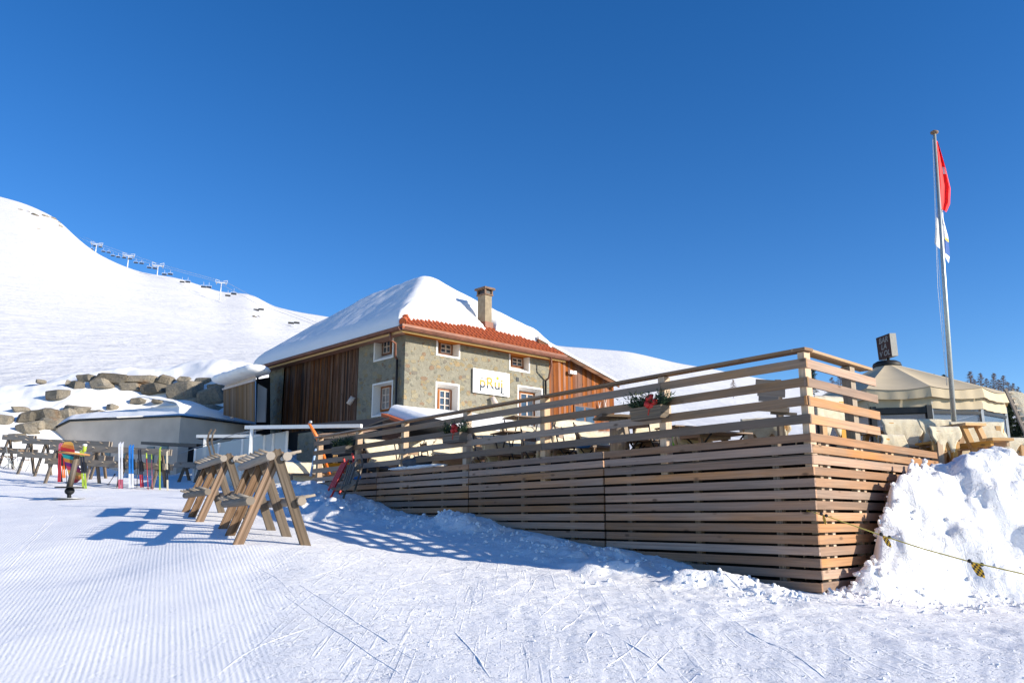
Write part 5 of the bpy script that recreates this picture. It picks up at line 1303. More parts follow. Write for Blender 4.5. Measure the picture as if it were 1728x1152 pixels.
# ================================================================ FLOWER BOXES
def flowerbox(px, py, w_, Y_off, label, seed, bow=True):
    a, z = FR.hit(px, py, .02); o = FR.pt(a, .13, z); t = thing('flower_box', label, 'flower box', tuple(o), group='flower boxes on the railing'); rnd = random.Random(seed); fm = FR.mat(a, .13, z)
    mb = MB(); mb.box((0, 0, -.10), (w_, .18, .19), fm, ax=0, taper=1.08)
    for k in range(3): mb.box((0, 0, -.165+.06*k), (w_+.012+.012*k, .195+.008*k, .014), fm, ax=0)
    mb.build('basket', M['rack'], t)
    mb = MB()
    for k in range(230):
        bx = rnd.uniform(-w_/2, w_/2); L = rnd.uniform(.10, .27)*(1.25 if abs(bx) > w_*.2 else .9); dx, dy, dz = rnd.gauss(bx*1.2, .35), rnd.gauss(0, .35), rnd.uniform(.45, 1.1)
        d = Vector((dx, dy, dz)).normalized(); p0 = Vector((bx, rnd.uniform(-.06, .06), -.03))
        for q in range(9):
            c = p0+d*(L*q/9); e = Vector((rnd.gauss(0, 1), rnd.gauss(0, 1), rnd.gauss(0, 1))).normalized()*.04
            s_ = d.cross(e).normalized()*.011; mb.add([c-s_, c+s_, c+e*1.2+d*.03], [(0, 1, 2)], fm)
    mb.build('evergreen_twigs', M['fir'], t)
    mb = MB()
    for k in range(40):
        bx = rnd.uniform(-.0, w_/2); c = Vector((bx, rnd.uniform(-.06, .08), rnd.uniform(.0, .22))); mb.ico(tuple(c), (.012, .012, .012), 1, k, .1, fm)
    mb.build('pale_buds', M['bud'], t)
    if bow:
        mb = MB(); c = Vector((-w_*.18, .07, .06))
        for k in range(12): e = Vector((rnd.gauss(0, 1), rnd.gauss(0, .5), rnd.gauss(0, 1))).normalized()*.07; mb.ico(tuple(c+e), (.06, .045, .06), 1, k, .2, fm)
        mb.tube([c, c+Vector((.02, .03, -.12)), c+Vector((.05, .02, -.2))], .012, 4, fm); mb.build('red_bow', M['red'], t)
    return t
M['fir'] = plain('fir_needles', (.035, .065, .03), .7, noise=.4, scale=30)
M['bud'] = plain('pale_buds', (.5, .42, .15), .7)
flowerbox(1104, 687, .60, 0, 'largest flower box with evergreens and red bow, nearest the terrace corner', 3)
flowerbox(775, 731, .60, 0, 'middle flower box with dark twigs and a dark red bow on the railing', 5)
flowerbox(584, 753, .75, 0, 'leftmost flower box with yellowish greenery on the railing near the yellow booth', 8, False)

# ================================================================ SLEDGES leaning on the terrace
def sledge(fx, fy, tx, ty, mat, label, off, seed, w_=.34):
    af, zf = FR.hit(fx, fy, .75+off); at_, zt_ = FR.hit(tx, ty, .14+off*.3)
    b = FR.pt(af, .75+off, zf-.02); tt = FR.pt(at_, .14+off*.3, zt_); t = thing('sledge', label, 'sledge', tuple(b), group='sledges leaning on the terrace front')
    d = (tt-b); L = d.length; d.normalize(); s = Vector(FR.d) - d*FR.d.dot(d); s.normalize(); n = s.cross(d).normalized()
    if n.dot(FR.n) < 0: n = -n
    for k in (-1, 1):
        mb = MB(); pts = [b+s*(k*w_/2)+d*(L*u)+n*(.02+(.16*((u-.75)/.25)**2 if u > .75 else 0)) for u in (0, .2, .4, .6, .75, .83, .9, .96, 1.0)]
        for i in range(len(pts)-1): mb.beam(pts[i], pts[i+1], .028, .04, up=n)
        mb.build('runner', M[mat], t)
        mb = MB(); mb.beam(b+s*(k*w_*.36)+d*.1+n*.17, b+s*(k*w_*.36)+d*(L*.85)+n*.17, .03, .03, up=n); mb.build('rail', M[mat], t)
    for u in (.2, .45, .7):
        mb = MB(); mb.beam(b+s*(-w_/2)+d*(L*u)+n*.1, b+s*(w_/2)+d*(L*u)+n*.1, .03, .12, up=n); mb.build('cross_bar', M['rackgrey'], t)
    for k in range(4):
        mb = MB(); o_ = (k-1.5)*.075; mb.beam(b+s*o_+d*.12+n*.19, b+s*o_+d*(L*.8)+n*.19, .05, .012, up=n); mb.build('seat_slat', M[mat], t)
    return t
sledge(566, 836, 596, 776, 'red', 'red wooden sledge leaning upright against the terrace boards', .0, 1)
sledge(590, 833, 607, 780, 'rack', 'brown wooden sledge with blue strap leaning right of the red one', .1, 2)
mb = MB(); c = FR.pt(FR.hit(603, 805, .5)[0], .5, FR.hit(603, 805, .5)[1]); mb.ico(tuple(c), (.1, .05, .06), 2, 3, .2); mb.build('strap_bundle', M['blue'], None, label='blue strap bundle tied on the brown sledge', cat='strap')
# ================================================================ RIGHT SIDE: tent, benches, pole, rope, signpost
ZB = .82
def tentp(px, Y, z=None):
    x = (px-CX)*Y/(FPX/1)*1.0
    return x
zE = P(1570, 653, 22).z
eave = [(1700, 23.0), (1658, 22.0), (1570, 21.8), (1462, 22.2), (1372, 24.5), (1368, 28), (1440, 31), (1560, 31), (1668, 27)]
ev = []
for px, Y in eave:
    # solve so that the point at height zE appears at px
    k = (px-CX)/FPX; x = k*(Y*cp+zE*sp); ev.append(Vector((x, Y, zE)))
apx = P(1497, 620, 25.5)
tent = thing('bar_tent', 'beige canvas pavilion tent with clear foil windows behind the snow bank', 'tent', (apx.x, apx.y, ZB))
mb = MB(); nE = len(ev); vs = []; fs = []; NR = 8
ringR = .42
for i in range(nE):
    for j in range(NR+1):
        u = j/NR; p = Vector((apx.x, apx.y, apx.z)).lerp(ev[i], u); dirv = (ev[i]-apx); dirv.z = 0; dirv.normalize()
        if j == 0: p = Vector((apx.x, apx.y, apx.z))+dirv*ringR
        else: p = (Vector((apx.x, apx.y, apx.z))+dirv*ringR).lerp(ev[i], u)
        vs.append(p)
# panels, sagging slightly between the seams
for i in range(nE):
    i2 = (i+1) % nE; b_ = len(vs)
    grid = []
    for j in range(NR+1):
        row = []
        for k in range(9):
            w_ = k/8; p = vs[i*(NR+1)+j].lerp(vs[i2*(NR+1)+j], w_); u = j/NR
            p = p-Vector((0, 0, .20*u*(1-u*.45)*4*w_*(1-w_)*.7)); row.append(p)
        grid.append(row)
    vv = [p for r_ in grid for p in r_]; ff = [(a*9+k, (a+1)*9+k, (a+1)*9+k+1, a*9+k+1) for a in range(NR) for k in range(8)]
    mb.add(vv, ff, None, None, None, 0, True)
mb.build('roof', M['canvas'], tent)
mb = MB()
for i in range(nE):
    p, q = ev[i], ev[(i+1) % nE]; N = 14; c0 = (apx.x, apx.y)
    for lev, (dz0, dz1, o0, o1) in enumerate(((0, -.28, .02, -.02), (-.24, -.58, .10, .07))):
        vv = []
        for k in range(N+1):
            w_ = k/N; m_ = p.lerp(q, w_); sag = -.09*4*w_*(1-w_)*(1 if lev == 0 else .5); out = Vector((m_.x-apx.x, m_.y-apx.y, 0)).normalized()
            wave = .02*math.sin(w_*22+i)
            vv += [m_+out*(-o0)+Vector((0, 0, dz0+sag)), m_+out*(-o1+wave)+Vector((0, 0, dz1+sag*.6))]
        mb.add(vv, [(2*k, 2*k+1, 2*k+3, 2*k+2) for k in range(N)], None, None, None, 0, True)
mb.build('valance', M['canvas'], tent)
def inn(p, f=.965, z=ZB): return Vector((apx.x+(p.x-apx.x)*f, apx.y+(p.y-apx.y)*f, z))
for i in range(nE):
    p, q = ev[i], ev[(i+1) % nE]
    mb = MB(); a = inn(p); mb.box((a.x, a.y, (ZB+zE-.4)/2), (.07, .07, zE-.4-ZB)); mb.build('post', M['grey'] if i in (0, 1, 2) else M['dark'], tent)
    mb = MB(); a, b = inn(p, .96, ZB-.3), inn(q, .96, ZB-.3); h = Vector((0, 0, zE-.45-ZB+.3)); g = (b-a).normalized()*.05
    mb.add([a+g, b-g, b-g+h, a+g+h], [(0, 1, 2, 3)]); mb.build('foil_window', M['foil'], tent)
    mb = MB(); mb.beam(inn(p, .965, zE-.68), inn(q, .965, zE-.68), .06, .08); mb.build('rail', M['dark'], tent)
# dark door frame part
for (x0, x1) in ((1468, 1566),):
    mb = MB(); a = inn(ev[3], .975, 0); b = inn(ev[2], .975, 0)
    for w_ in (.06, .95): c = a.lerp(b, w_); mb.box((c.x, c.y, (ZB+zE-.5)/2), (.14, .12, zE-.5-ZB))
    mb.beam(a.lerp(b, .06)+Vector((0, 0, zE-.62)), a.lerp(b, .95)+Vector((0, 0, zE-.62)), .1, .16); mb.build('door_frame', M['dark'], tent)
# interior: bar counter and warm benches seen through the foil
it = thing('bar_counter', 'dark bar counter with orange cushions seen through the tent windows', 'counter', (apx.x, apx.y, ZB))
mb = MB(); mb.lathe([(1.0, 0), (1.1, 0), (1.1, 1.05), (1.25, 1.06), (1.25, 1.12), (.9, 1.12)], 20, T(apx.x, apx.y, ZB)); mb.build('counter', M['barn'], it)
mb = MB(); mb.box((apx.x+1.4, apx.y-1.2, ZB+1.15), (1.3, .2, .3)); mb.build('cushion', M['orange'], it)
# cap and sign cube
mb = MB(); capM = T(apx.x, apx.y, apx.z-.02); mb.lathe([(.1, 0), (.40, .0), (.43, .06), (.40, .15), (.30, .21), (.1, .23)], 20, capM); mb.build('black_cap', M['rubber'], tent)
bs_ = P(1497, 603, 25.5)
sg = thing('bar_sign', 'tilted dark brown box sign with hand-lettered white words on the tent top', 'sign', tuple(P(1500, 606, 25.5)))
# face corners in photo: TL(1478,570) TR(1501,562) BR(1506,601) BL(1483,608); side right edge (1511,561)-(1515,601)
SY = 25.2; tl = P(1478, 570.5, SY+.28); tr = P(1501, 562, SY-.12); br = P(1505.5, 600.5, SY-.12); bl2 = P(1483, 608, SY+.28); dp_ = P(1511.5, 562, SY+.28)-tr
mb = MB(); vs = [tl, tr, br, bl2]+[v+dp_ for v in (tl, tr, br, bl2)]
mb.add(vs[:4], [(0, 3, 2, 1)], None, None, None, 0); mb.add(vs, [(0, 1, 5, 4), (1, 2, 6, 5), (2, 3, 7, 6), (3, 0, 4, 7), (4, 5, 6, 7)], None, None, None, 1)
M['signbrown'] = plain('sign_brown', (.075, .035, .028), .7, noise=.3); M['signgrey'] = plain('sign_side', (.2, .2, .185), .6)
mb.build('box', [M['signbrown'], M['signgrey']], sg)
ex = (tr-tl); ez = (tl-bl2); W_, H_ = ex.length, ez.length; ex.normalize(); ez.normalize(); nn = ex.cross(ez).normalized()
if nn.y > 0: nn = -nn
mm = Matrix.Identity(4); mm.col[0][:3] = ex; mm.col[1][:3] = -nn; mm.col[2][:3] = ez; mm.col[3][:3] = bl2+nn*.012
M['chalk'] = plain('chalk_white', (.32, .31, .3), .8)
for txt, x, z, s_ in (('BAR', .50, .68, .34), ('LA', .48, .40, .32), ('V OL', .48, .10, .32)):
    text_mesh(txt, H_*s_, M['chalk'], sg, mm @ T(W_*x, 0, H_*z), .002, 'lettering', shear=.25, sx=.72)
mb = MB(); mb.tube([P(1499, 604, 25.3), P(1499, 612, 25.5)], .045, 8); mb.build('stem', M['dark'], sg)

# picnic benches at right
def picnic(px, Y, rz, label, w_=1.5, py_top=None, seed=1, z=ZB, top=True):
    p = P(px, 765, Y); t = thing('picnic_table', label, 'table', (p.x, p.y, z), rz, 'pine picnic tables by the tent')
    mb = MB()
    for k in range(4): mb.box((0, (k-1.5)*.15, .74), (w_, .14, .045), ax=0)
    mb.build('tabletop', M['light'], None).parent = t
    for s_ in (-1, 1):
        mb = MB()
        for k in range(2): mb.box((0, s_*(.62+k*.14), .44), (w_, .13, .045), ax=0)
        mb.build('bench_seat', M['light'], None).parent = t
        mb = MB(); mb.beam((s_*w_*.38, -.75, .38), (s_*w_*.38, .75, .38), .06, .09); mb.build('cross_beam', M['light'], None).parent = t
        for y_ in (-1, 1):
            mb = MB(); mb.beam((s_*w_*.36, y_*.52, -.1), (s_*w_*.36, y_*.16, .72), .10, .07, up=(0, 1, 0)); mb.build('leg', M['light'], None).parent = t
    return t
def backbench(px, pyb, Y, w_, rz, label, nskin=1, seed=1, dz=0, back=.5, front=.45, sw=.98):
    """wood bench seen from behind, sheepskins over the backrest; pyb = py of backrest top"""
    q = P(px, pyb, Y); zt_ = q.z; t = thing('sheepskin_bench', label, 'bench', (q.x, q.y, ZB), rz, 'sheepskin benches by the tent'); H = zt_-ZB
    mb = MB(); mb.box((0, .24, .42), (w_, .42, .045), ax=0); mb.build('seat', M['light'], None).parent = t
    for k in range(2): mb = MB(); mb.box((0, 0, H-.10-k*.20), (w_, .04, .15), ax=0); mb.build('back_board', M['light'], None).parent = t
    for s_ in (-1, 1):
        mb = MB(); mb.box((s_*(w_/2-.12), -.02, (H-.05)/2-.05), (.09, .07, H+.05), ax=2); mb.build('leg', M['light'], None).parent = t
        mb = MB(); mb.box((s_*(w_/2-.12), .42, .15), (.09, .07, .55), ax=2); mb.build('leg', M['light'], None).parent = t
    for k in range(nskin):
        o = skin_mesh(w_*sw/nskin*1.06, back, front, seed=seed+k*5, rough_=.1).build('sheepskin', M['skin'], None); o.parent = t
        o.location = ((k-(nskin-1)/2)*w_/nskin, 0, H+.02)
    return t
backbench(1550, 709, 15.2, 1.35, rad(4), 'pine bench with two hanging sheepskins left of the flagpole', 2, 4)
backbench(1648, 714, 14.9, .95, rad(2), 'bench hidden under one long sheepskin right of the flagpole', 1, 7, back=.62, sw=1.0)
backbench(1400, 672, 13.6, .62, rad(20), 'bench with a pale sheepskin close behind the corner railing', 1, 11, back=.55)
backbench(1505, 735, 14.4, .5, rad(10), 'small sheepskin seat between corner railing and flagpole', 1, 13)
backbench(1290, 708, 13.4, .7, rad(-20), 'bench with curly sheepskin left of the terrace corner post', 1, 15, back=.35)
backbench(1592, 722, 13.9, .5, rad(8), 'single low sheepskin seat just left of the flagpole foot', 1, 17, back=.35)
backbench(1695, 742, 14.2, .8, rad(0), 'low sheepskin lounger right of the picnic tables at the photo edge', 1, 19, back=.2)
picnic(1500, 15.6, rad(15), 'pine picnic table end showing beyond the corner railing', .9)
picnic(1630, 14.3, rad(14), 'pine picnic table just behind the flagpole', .42)
picnic(1712, 17.5, rad(4), 'pine picnic table at the right edge beside the tent', 2.6)
# sledge-ladder with sheepskin at right edge
t = thing('draped_ladder', 'slanting wooden ladder hung with a sheepskin at the right edge of the photo', 'ladder', tuple(P(1720, 740, 16)))
for o_ in (0, 1):
    mb = MB(); mb.beam(P(1697+o_*11, 657, 16.5+o_*.5), P(1733+o_*13, 737, 15.8+o_*.5), .05, .05); mb.build('rail', M['rackgrey'], t)
for k in range(8):
    mb = MB(); u = (k+.5)/8; mb.beam(P(1697+36*u, 657+80*u, 16.5-.7*u), P(1708+38*u, 657+80*u, 17.0-.7*u), .03, .03); mb.build('rung', M['rackgrey'], t)
mb = MB(); N1, N2 = 14, 10; vs = []
for i in range(N1+1):
    for j in range(N2+1):
        u, v = i/N1, j/N2; q = P(1702+u*34+v*(24+8*math.sin(u*5)), 657+u*72+v*6*(1-u), 16.9-.7*u-v*.1); q = q+Vector((0, 0, .04*float(fbm(np.array(u*3), np.array(v*3), 5, 3)))); vs.append(q)
n1 = len(vs); vs += [v+Vector((.0, .05, -.02)) for v in vs]; W = N2+1
fs = [(i*W+j, i*W+j+1, (i+1)*W+j+1, (i+1)*W+j) for i in range(N1) for j in range(N2)]+[(n1+i*W+j, n1+(i+1)*W+j, n1+(i+1)*W+j+1, n1+i*W+j+1) for i in range(N1) for j in range(N2)]
mb.add(vs, fs, None, None, None, 0, True); mb.build('sheepskin', M['skin'], t)
# signpost planks behind the corner railing
c = P(1305, 700, 13.0); t = thing('plank_signpost', 'signpost of short weathered planks behind the corner of the railing', 'signpost', (c.x, c.y, ZFLOOR))
mb = MB(); pz = P(1305, 640, 13.0).z; mb.box((c.x+.12, c.y+.05, (ZFLOOR+pz)/2), (.09, .09, pz-ZFLOOR), ax=2); mb.build('post', M['rack'], t)
for (x0, y0, x1, y1, h) in ((1275, 645, 1322, 648, 11), (1280, 658, 1325, 659, 5), (1278, 663, 1325, 666, 9), (1280, 672, 1314, 673, 9), (1276, 689, 1332, 692, 8), (1300, 696, 1345, 699, 5)):
    mb = MB(); mb.beam(P(x0, y0, 12.9), P(x1, y1, 12.8), .03, h/FPX*13); mb.build('plank', M['rackgrey'], t)
# flagpole
FY = 15.0; a = P(1612.5, 766, FY); b = P(1577, 226, FY)
fp = thing('flagpole', 'tall pale aluminium flagpole leaning slightly left on the snow bank', 'flagpole', tuple(a))
mb = MB(); mb.tube([a-Vector((0, 0, .3)), a.lerp(b, .5), b], [.046, .040, .026], 14); mb.build('mast', M['alu'], fp)
mb = MB(); mb.lathe([(.02, 0), (.07, .02), (.075, .05), (.03, .08)], 14, T(b.x, b.y, b.z-.01)); mb.build('finial', M['capstone'], fp)
mb = MB(); mb.tube([b+Vector((-.05, 0, -.1)), a.lerp(b, .5)+Vector((-.13, 0, 0)), a.lerp(b, .2)+Vector((-.08, 0, 0))], .004, 4); mb.build('halyard', M['white'], fp)
mb = MB(); mb.tube([b+Vector((-.04, 0, -.1)), a.lerp(b, .6)+Vector((-.09, 0, 0)), a.lerp(b, .2)+Vector((-.07, 0, 0))], .004, 4); mb.build('halyard', M['white'], fp)
def flag(name, pts_l, pts_r, mats, label, seed, folds=3, amp=.06, cut=None):
    """limp hanging cloth between a left polyline and a right polyline (pixel lists)"""
    n = 26; m_ = 12; vs = []
    yl = np.linspace(0, 1, len(pts_l)); yr = np.linspace(0, 1, len(pts_r))
    for i in range(n+1):
        v = i/n; lx = np.interp(v, yl, [p[0] for p in pts_l]); ly = np.interp(v, yl, [p[1] for p in pts_l]); rx = np.interp(v, yr, [p[0] for p in pts_r]); ry = np.interp(v, yr, [p[1] for p in pts_r])
        for j in range(m_+1):
            u = j/m_; q = P(lx+(rx-lx)*u, ly+(ry-ly)*u, FY+.06+amp*math.sin(u*folds*math.pi+v*3+seed)*(.3+u)*.6+.10*u*(px_sign if False else 1)); vs.append(q)
    mb = MB(); W = m_+1
    for i in range(n):
        for j in range(m_):
            mi = 0
            if cut: mi = cut(i/n, j/m_)
            mb.add([vs[i*W+j], vs[i*W+j+1], vs[(i+1)*W+j+1], vs[(i+1)*W+j]], [(0, 1, 2, 3)], None, None, None, mi, True)
    o = mb.build(name, mats, None, label=label, cat='flag'); return o
M['flagred'] = plain('flag_red', (.95, .03, .03), .7, noise=.08); M['flagwhite'] = plain('flag_white', (.8, .8, .82), .8); M['flagblue'] = plain('flag_blue', (.02, .09, .32), .7); M['flagyel'] = plain('flag_yellow', (.85, .6, .03), .7)
flag('red_flag', [(1579, 236), (1582, 290), (1585, 330), (1588, 352)], [(1583, 240), (1595, 280), (1604, 318), (1603, 345), (1597, 358)], [M['flagred'], M['flagwhite']], 'limp red flag at the top of the flagpole', 1,
     cut=lambda v, u: 1 if (.26 < v < .31 and .55 < u < .9) else 0)
flag('white_blue_flag', [(1581, 330), (1582, 350), (1579, 380), (1577, 412), (1588, 421)], [(1590, 335), (1592, 370), (1600, 400), (1603, 430), (1601, 444)], [M['flagwhite'], M['flagblue'], M['flagyel']], 'white, blue and yellow flag hanging limp below the red one', 2,
     cut=lambda v, u: 1 if v < .38 and u < .7 else (2 if .50 < v < .56 and u > .7 else (1 if .56 <= v < .78 and u > .6 else 0)), amp=.05)
# rope with flags
t = thing('marker_rope', 'yellow rope with chequered black and yellow flags in front of the snow bank', 'rope', tuple(P(1388, 868, 10.3)))
rp0 = P(1362, 862, 10.62); pr = [(1362, 853, 10.72), (1362, 862, 10.68), (1380, 866, 10.42), (1391, 869, 10.43), (1491, 904, 9.9), (1560, 926, 9.6), (1640, 948, 9.3), (1728, 968, 9.0), (1850, 992, 8.7)]
mb = MB(); mb.tube([P(*q) for q in pr], .007, 6); mb.build('rope', M['rope'], t)
def mat_check():
    m, n, l, b = newmat('chequered_flag'); uv = n.new('ShaderNodeUVMap'); uv.uv_map = 'UVMap'; ck = n.new('ShaderNodeTexChecker'); ck.inputs['Scale'].default_value = 4
    ck.inputs[1].default_value = (.8, .45, .02, 1); ck.inputs[2].default_value = (.015, .015, .015, 1); l.new(uv.outputs[0], ck.inputs['Vector']); l.new(ck.outputs[0], b.inputs['Base Color']); return m
M['check'] = mat_check()
for (x0, y0, x1, y1, fx, fy, wf, Y) in ((1386, 866.5, 1394.5, 869.5, 1392, 884, 5, 10.4), (1487, 901, 1501, 906, 1500, 922, 9, 9.87), (1636, 946, 1657, 952, 1655, 973, 12, 9.28)):
    mb = MB()
    for (x, y) in ((x0, y0), (x1, y1)): mb = MB(); mb.ico(tuple(P(x, y, Y)), (.022, .022, .022), 2, 1, .02); mb.build('knob', M['rubber'], t)
    mb = MB(); A = P(x0+2, y0+1, Y); B = P(x1-2, y1, Y); N = 6; vs = []; uvs = []
    for i in range(N+1):
        v = i/N; sh_ = P(fx, fy, Y+.06)-P((x0+x1)/2, (y0+y1)/2, Y)
        for j in range(4):
            u = j/3; q = A.lerp(B, u*(1-.2*v)+.1*v)+sh_*v*(.95+.05*u)+Vector((0, .02*math.sin(v*4+u*2), 0)); vs.append(q)
    fs = [(i*4+j, i*4+j+1, (i+1)*4+j+1, (i+1)*4+j) for i in range(N) for j in range(3)]
    uvs = [[(j/3, i/N*1.3), ((j+1)/3, i/N*1.3), ((j+1)/3, (i+1)/N*1.3), (j/3, (i+1)/N*1.3)] for i in range(N) for j in range(3)]
    mb.add(vs, fs, None, uvs, None, 0, True); mb.build('marker_flag', M['check'], t)

# ================================================================ CHAIRLIFT
def pylon_m():
    t = thing('lift_pylon', 'x', 'lift pylon', (0, 0, 0), 0, 'chairlift pylons on the ridge')
    mb = MB(); mb.tube([(0, 0, -1), (0, 0, 10)], [.5, .32], 10); mb.build('mast', M['galv'], t)
    mb = MB(); mb.box((0, 0, 10.1), (7.6, .5, .45)); mb.build('crossarm', M['galv'], t)
    for s_ in (-1, 1):
        mb = MB(); mb.box((s_*3.2, 0, 9.7), (.5, 4.5, .5)); mb.build('sheave_train', M['grey'], t)
        mb = MB(); mb.beam((s_*3.7, 0, 10.1), (s_*3.9, 0, 11.4), .25, .25); mb.beam((s_*3.8, 0, 11.4), (s_*1.2, 0, 10.9), .2, .2); mb.build('platform', M['galv'], t)
    return t
def chair_m():
    t = thing('chairlift_chair', 'x', 'lift chair', (0, 0, 0), 0, 'chairs hanging from the chairlift')
    mb = MB(); mb.tube([(0, 0, 0), (.05, 0, -1.4), (0, 0, -2.0)], .09, 6); mb.build('hanger', M['galv'], t)
    mb = MB(); mb.box((0, .1, -3.0), (2.5, .25, .9)); mb.box((0, -.3, -3.4), (2.5, .9, .2)); mb.build('seat', M['dark'], t)
    mb = MB(); mb.beam((-1.3, 0, -2.1), (1.3, 0, -2.1), .14, .16); mb.beam((-1.3, 0, -2.1), (-1.3, -.5, -3.3), .12, .12); mb.beam((1.3, 0, -2.1), (1.3, -.5, -3.3), .12, .12); mb.build('frame', M['galv'], t)
    return t
py0 = pylon_m(); ch0 = chair_m(); reg(None)
pyl = [(163.5, 409, 436, 400), (217.5, 428, 462, 370), (267, 444, 488, 330), (374, 473, 513, 270)]
names = ['highest and farthest lift pylon near the steep hill shoulder', 'second lift pylon from the top of the hill', 'tallest-looking lift pylon standing on the open slope', 'lowest lift pylon, nearest to the chalet roof']
cab = []
for i, (px, pt, pb, Y) in enumerate(pyl):
    tp = P(px, pt, Y); bt = P(px-4, pb, Y); h = tp.z-bt.z; sc = h/11.2
    o = py0 if i == 0 else dup(py0, '', (0, 0, 0)); o['label'] = names[i]
    sw = 9.5/7.6 if False else (20/FPX*Y)/8.0*(1 if i < 3 else 1.0)
    o.location = (bt.x, bt.y, bt.z); o.rotation_euler = (0, math.atan2(tp.x-bt.x, h), rad(20)); o.scale = (sw, sw, sc)
chs_ = [(155, 421.5), (161, 416), (170, 417.5), (175, 425), (184, 426.5), (191, 432), (200, 434), (210, 435), (220, 436.5), (230, 443), (239.5, 444), (252.5, 451), (262, 452), (278, 462), (288, 461.5), (308, 474), (317.5, 474), (344, 482), (353, 482.5), (385, 496), (395, 493), (433, 519.5), (441, 518.5), (491.5, 541), (501, 540.5)]
for i, (px, py) in enumerate(chs_):
    Y = float(np.interp(px, [155, 217, 267, 374, 510], [405, 370, 330, 270, 215])); pair = i % 2
    c = P(px, py-6.5, Y); wpx = float(np.interp(px, [155, 270, 374, 510], [6, 8, 9.5, 11])); sc = wpx/FPX*Y/2.7
    o = ch0 if i == 0 else dup(ch0, '', (0, 0, 0))
    near = ('by the highest pylon', 'between the two highest pylons', 'between the second and third pylon', 'between the third and lowest pylon', 'between the lowest pylon and the chalet roof')[0 if px < 172 else 1 if px < 218 else 2 if px < 266 else 3 if px < 374 else 4]
    lo = [q for q in chs_ if (q[0] < 172, 172 <= q[0] < 218, 218 <= q[0] < 266, 266 <= q[0] < 374, q[0] >= 374)[['by the highest pylon', 'between the two highest pylons', 'between the second and third pylon', 'between the third and lowest pylon', 'between the lowest pylon and the chalet roof'].index(near)]]
    k = lo.index((px, py)); o['label'] = ('first', 'second', 'third', 'fourth', 'fifth', 'sixth')[k]+' lift chair from the left '+near
    o.location = tuple(c); o.rotation_euler = (0, 0, rad(25)); o.scale = (sc, sc, sc*.9)
for k, off in enumerate((-9, 9)):
    pts = [P(px+off*(.75 if px < 200 else 1), pt+2+k*1.5, Y) for px, pt, pb, Y in [(135, 396, 0, 430)]+pyl+[(440+0, 509, 0, 240), (497, 530, 0, 215), (560, 553, 0, 190)]]
    mb = MB(); mb.tube(pts, .05, 4); mb.build('haul_cable', M['galv'], None, label=('upper', 'lower')[k]+' of the two thin haul cables strung along the chairlift pylons', cat='cable', group='chairlift cables')

# ================================================================ BOULDERS
bo = [(150, 638, 24, 12), (186, 639, 44, 14), (172, 648, 30, 12), (233, 642, 60, 14), (222, 653, 28, 12), (280, 641, 24, 13), (267, 656, 42, 13), (311, 641, 18, 8), (345, 642, 24, 9), (313, 660, 46, 26), (357, 670, 38, 24), (366, 657, 24, 14), (325, 679, 26, 10),
      (97, 666, 28, 15), (121, 648, 8, 9), (131, 650, 14, 12), (36, 690, 24, 8), (8, 708, 18, 17), (47, 704, 24, 15), (76, 701, 38, 18), (112, 704, 32, 20), (127, 692, 30, 12), (165, 698, 26, 9), (189, 687, 12, 8), (233, 677, 20, 8), (267, 678, 14, 7), (60, 718, 24, 14), (45, 724, 26, 14), (88, 716, 34, 16), (28, 738, 16, 12), (378, 640, 14, 10), (395, 664, 10, 30), (270, 692, 26, 6), (70, 644, 10, 6), (358, 689, 30, 8)]
desc = ['tan boulder at the left end of the upper row', 'long flat grey boulder in the upper row', 'grey boulder under the long flat one at the left of the upper row', 'widest flat boulder in the middle of the upper row', 'brown boulder below the widest flat one', 'boulder right of the widest flat one', 'rounded boulder under the snow cushion in the upper row', 'small tan boulder peeking from snow right of the upper row', 'small double boulder near the timber wall', 'largest grey boulder left of the timber wall', 'big rounded boulder against the timber wall', 'tan boulder above the big rounded one', 'thin boulder below the largest grey one', 'single boulder sunk in the middle of the snow bank', 'small tan stone, left of a touching pair', 'small tan stone, right of a touching pair', 'dark thin stone at the left of the lower row', 'boulder at the left edge of the photo', 'dark boulder at the left of the lower row', 'large grey boulder in the lower row', 'large rounded grey boulder right in the lower row', 'tan boulder on top of the lower row', 'low boulder near the concrete roof end', 'small stone alone above the concrete roof', 'small dark stone mid-slope above the concrete roof', 'tiny dark stone right of mid-slope', 'reddish boulder under the large grey one', 'pale boulder at the bottom left of the lower row', 'brown boulder just above the sloping concrete end', 'lowest boulder behind the far left rack', 'small pale boulder beside the chalet eave snow', 'narrow boulder tight against the timber wall edge', 'flat stone touching the roof snow of the concrete building', 'tiny stone alone high on the left bank', 'flat brown stone below the big rounded one']
for i, (px, py, wp, hp) in enumerate(bo):
    p = on_ground(px, py+hp*.3, 30, 50); k = p.y/FPX; mb = MB()
    mb.rock((p.x, p.y-.02, p.z+hp*k*.22), (wp*k*.62, max(.45, min(wp, 34)*k*.55), hp*k*.70), i+5)
    mb.build('boulder', M['rock'], None, label=desc[i], cat='boulder', group='boulders of the snowy retaining bank')
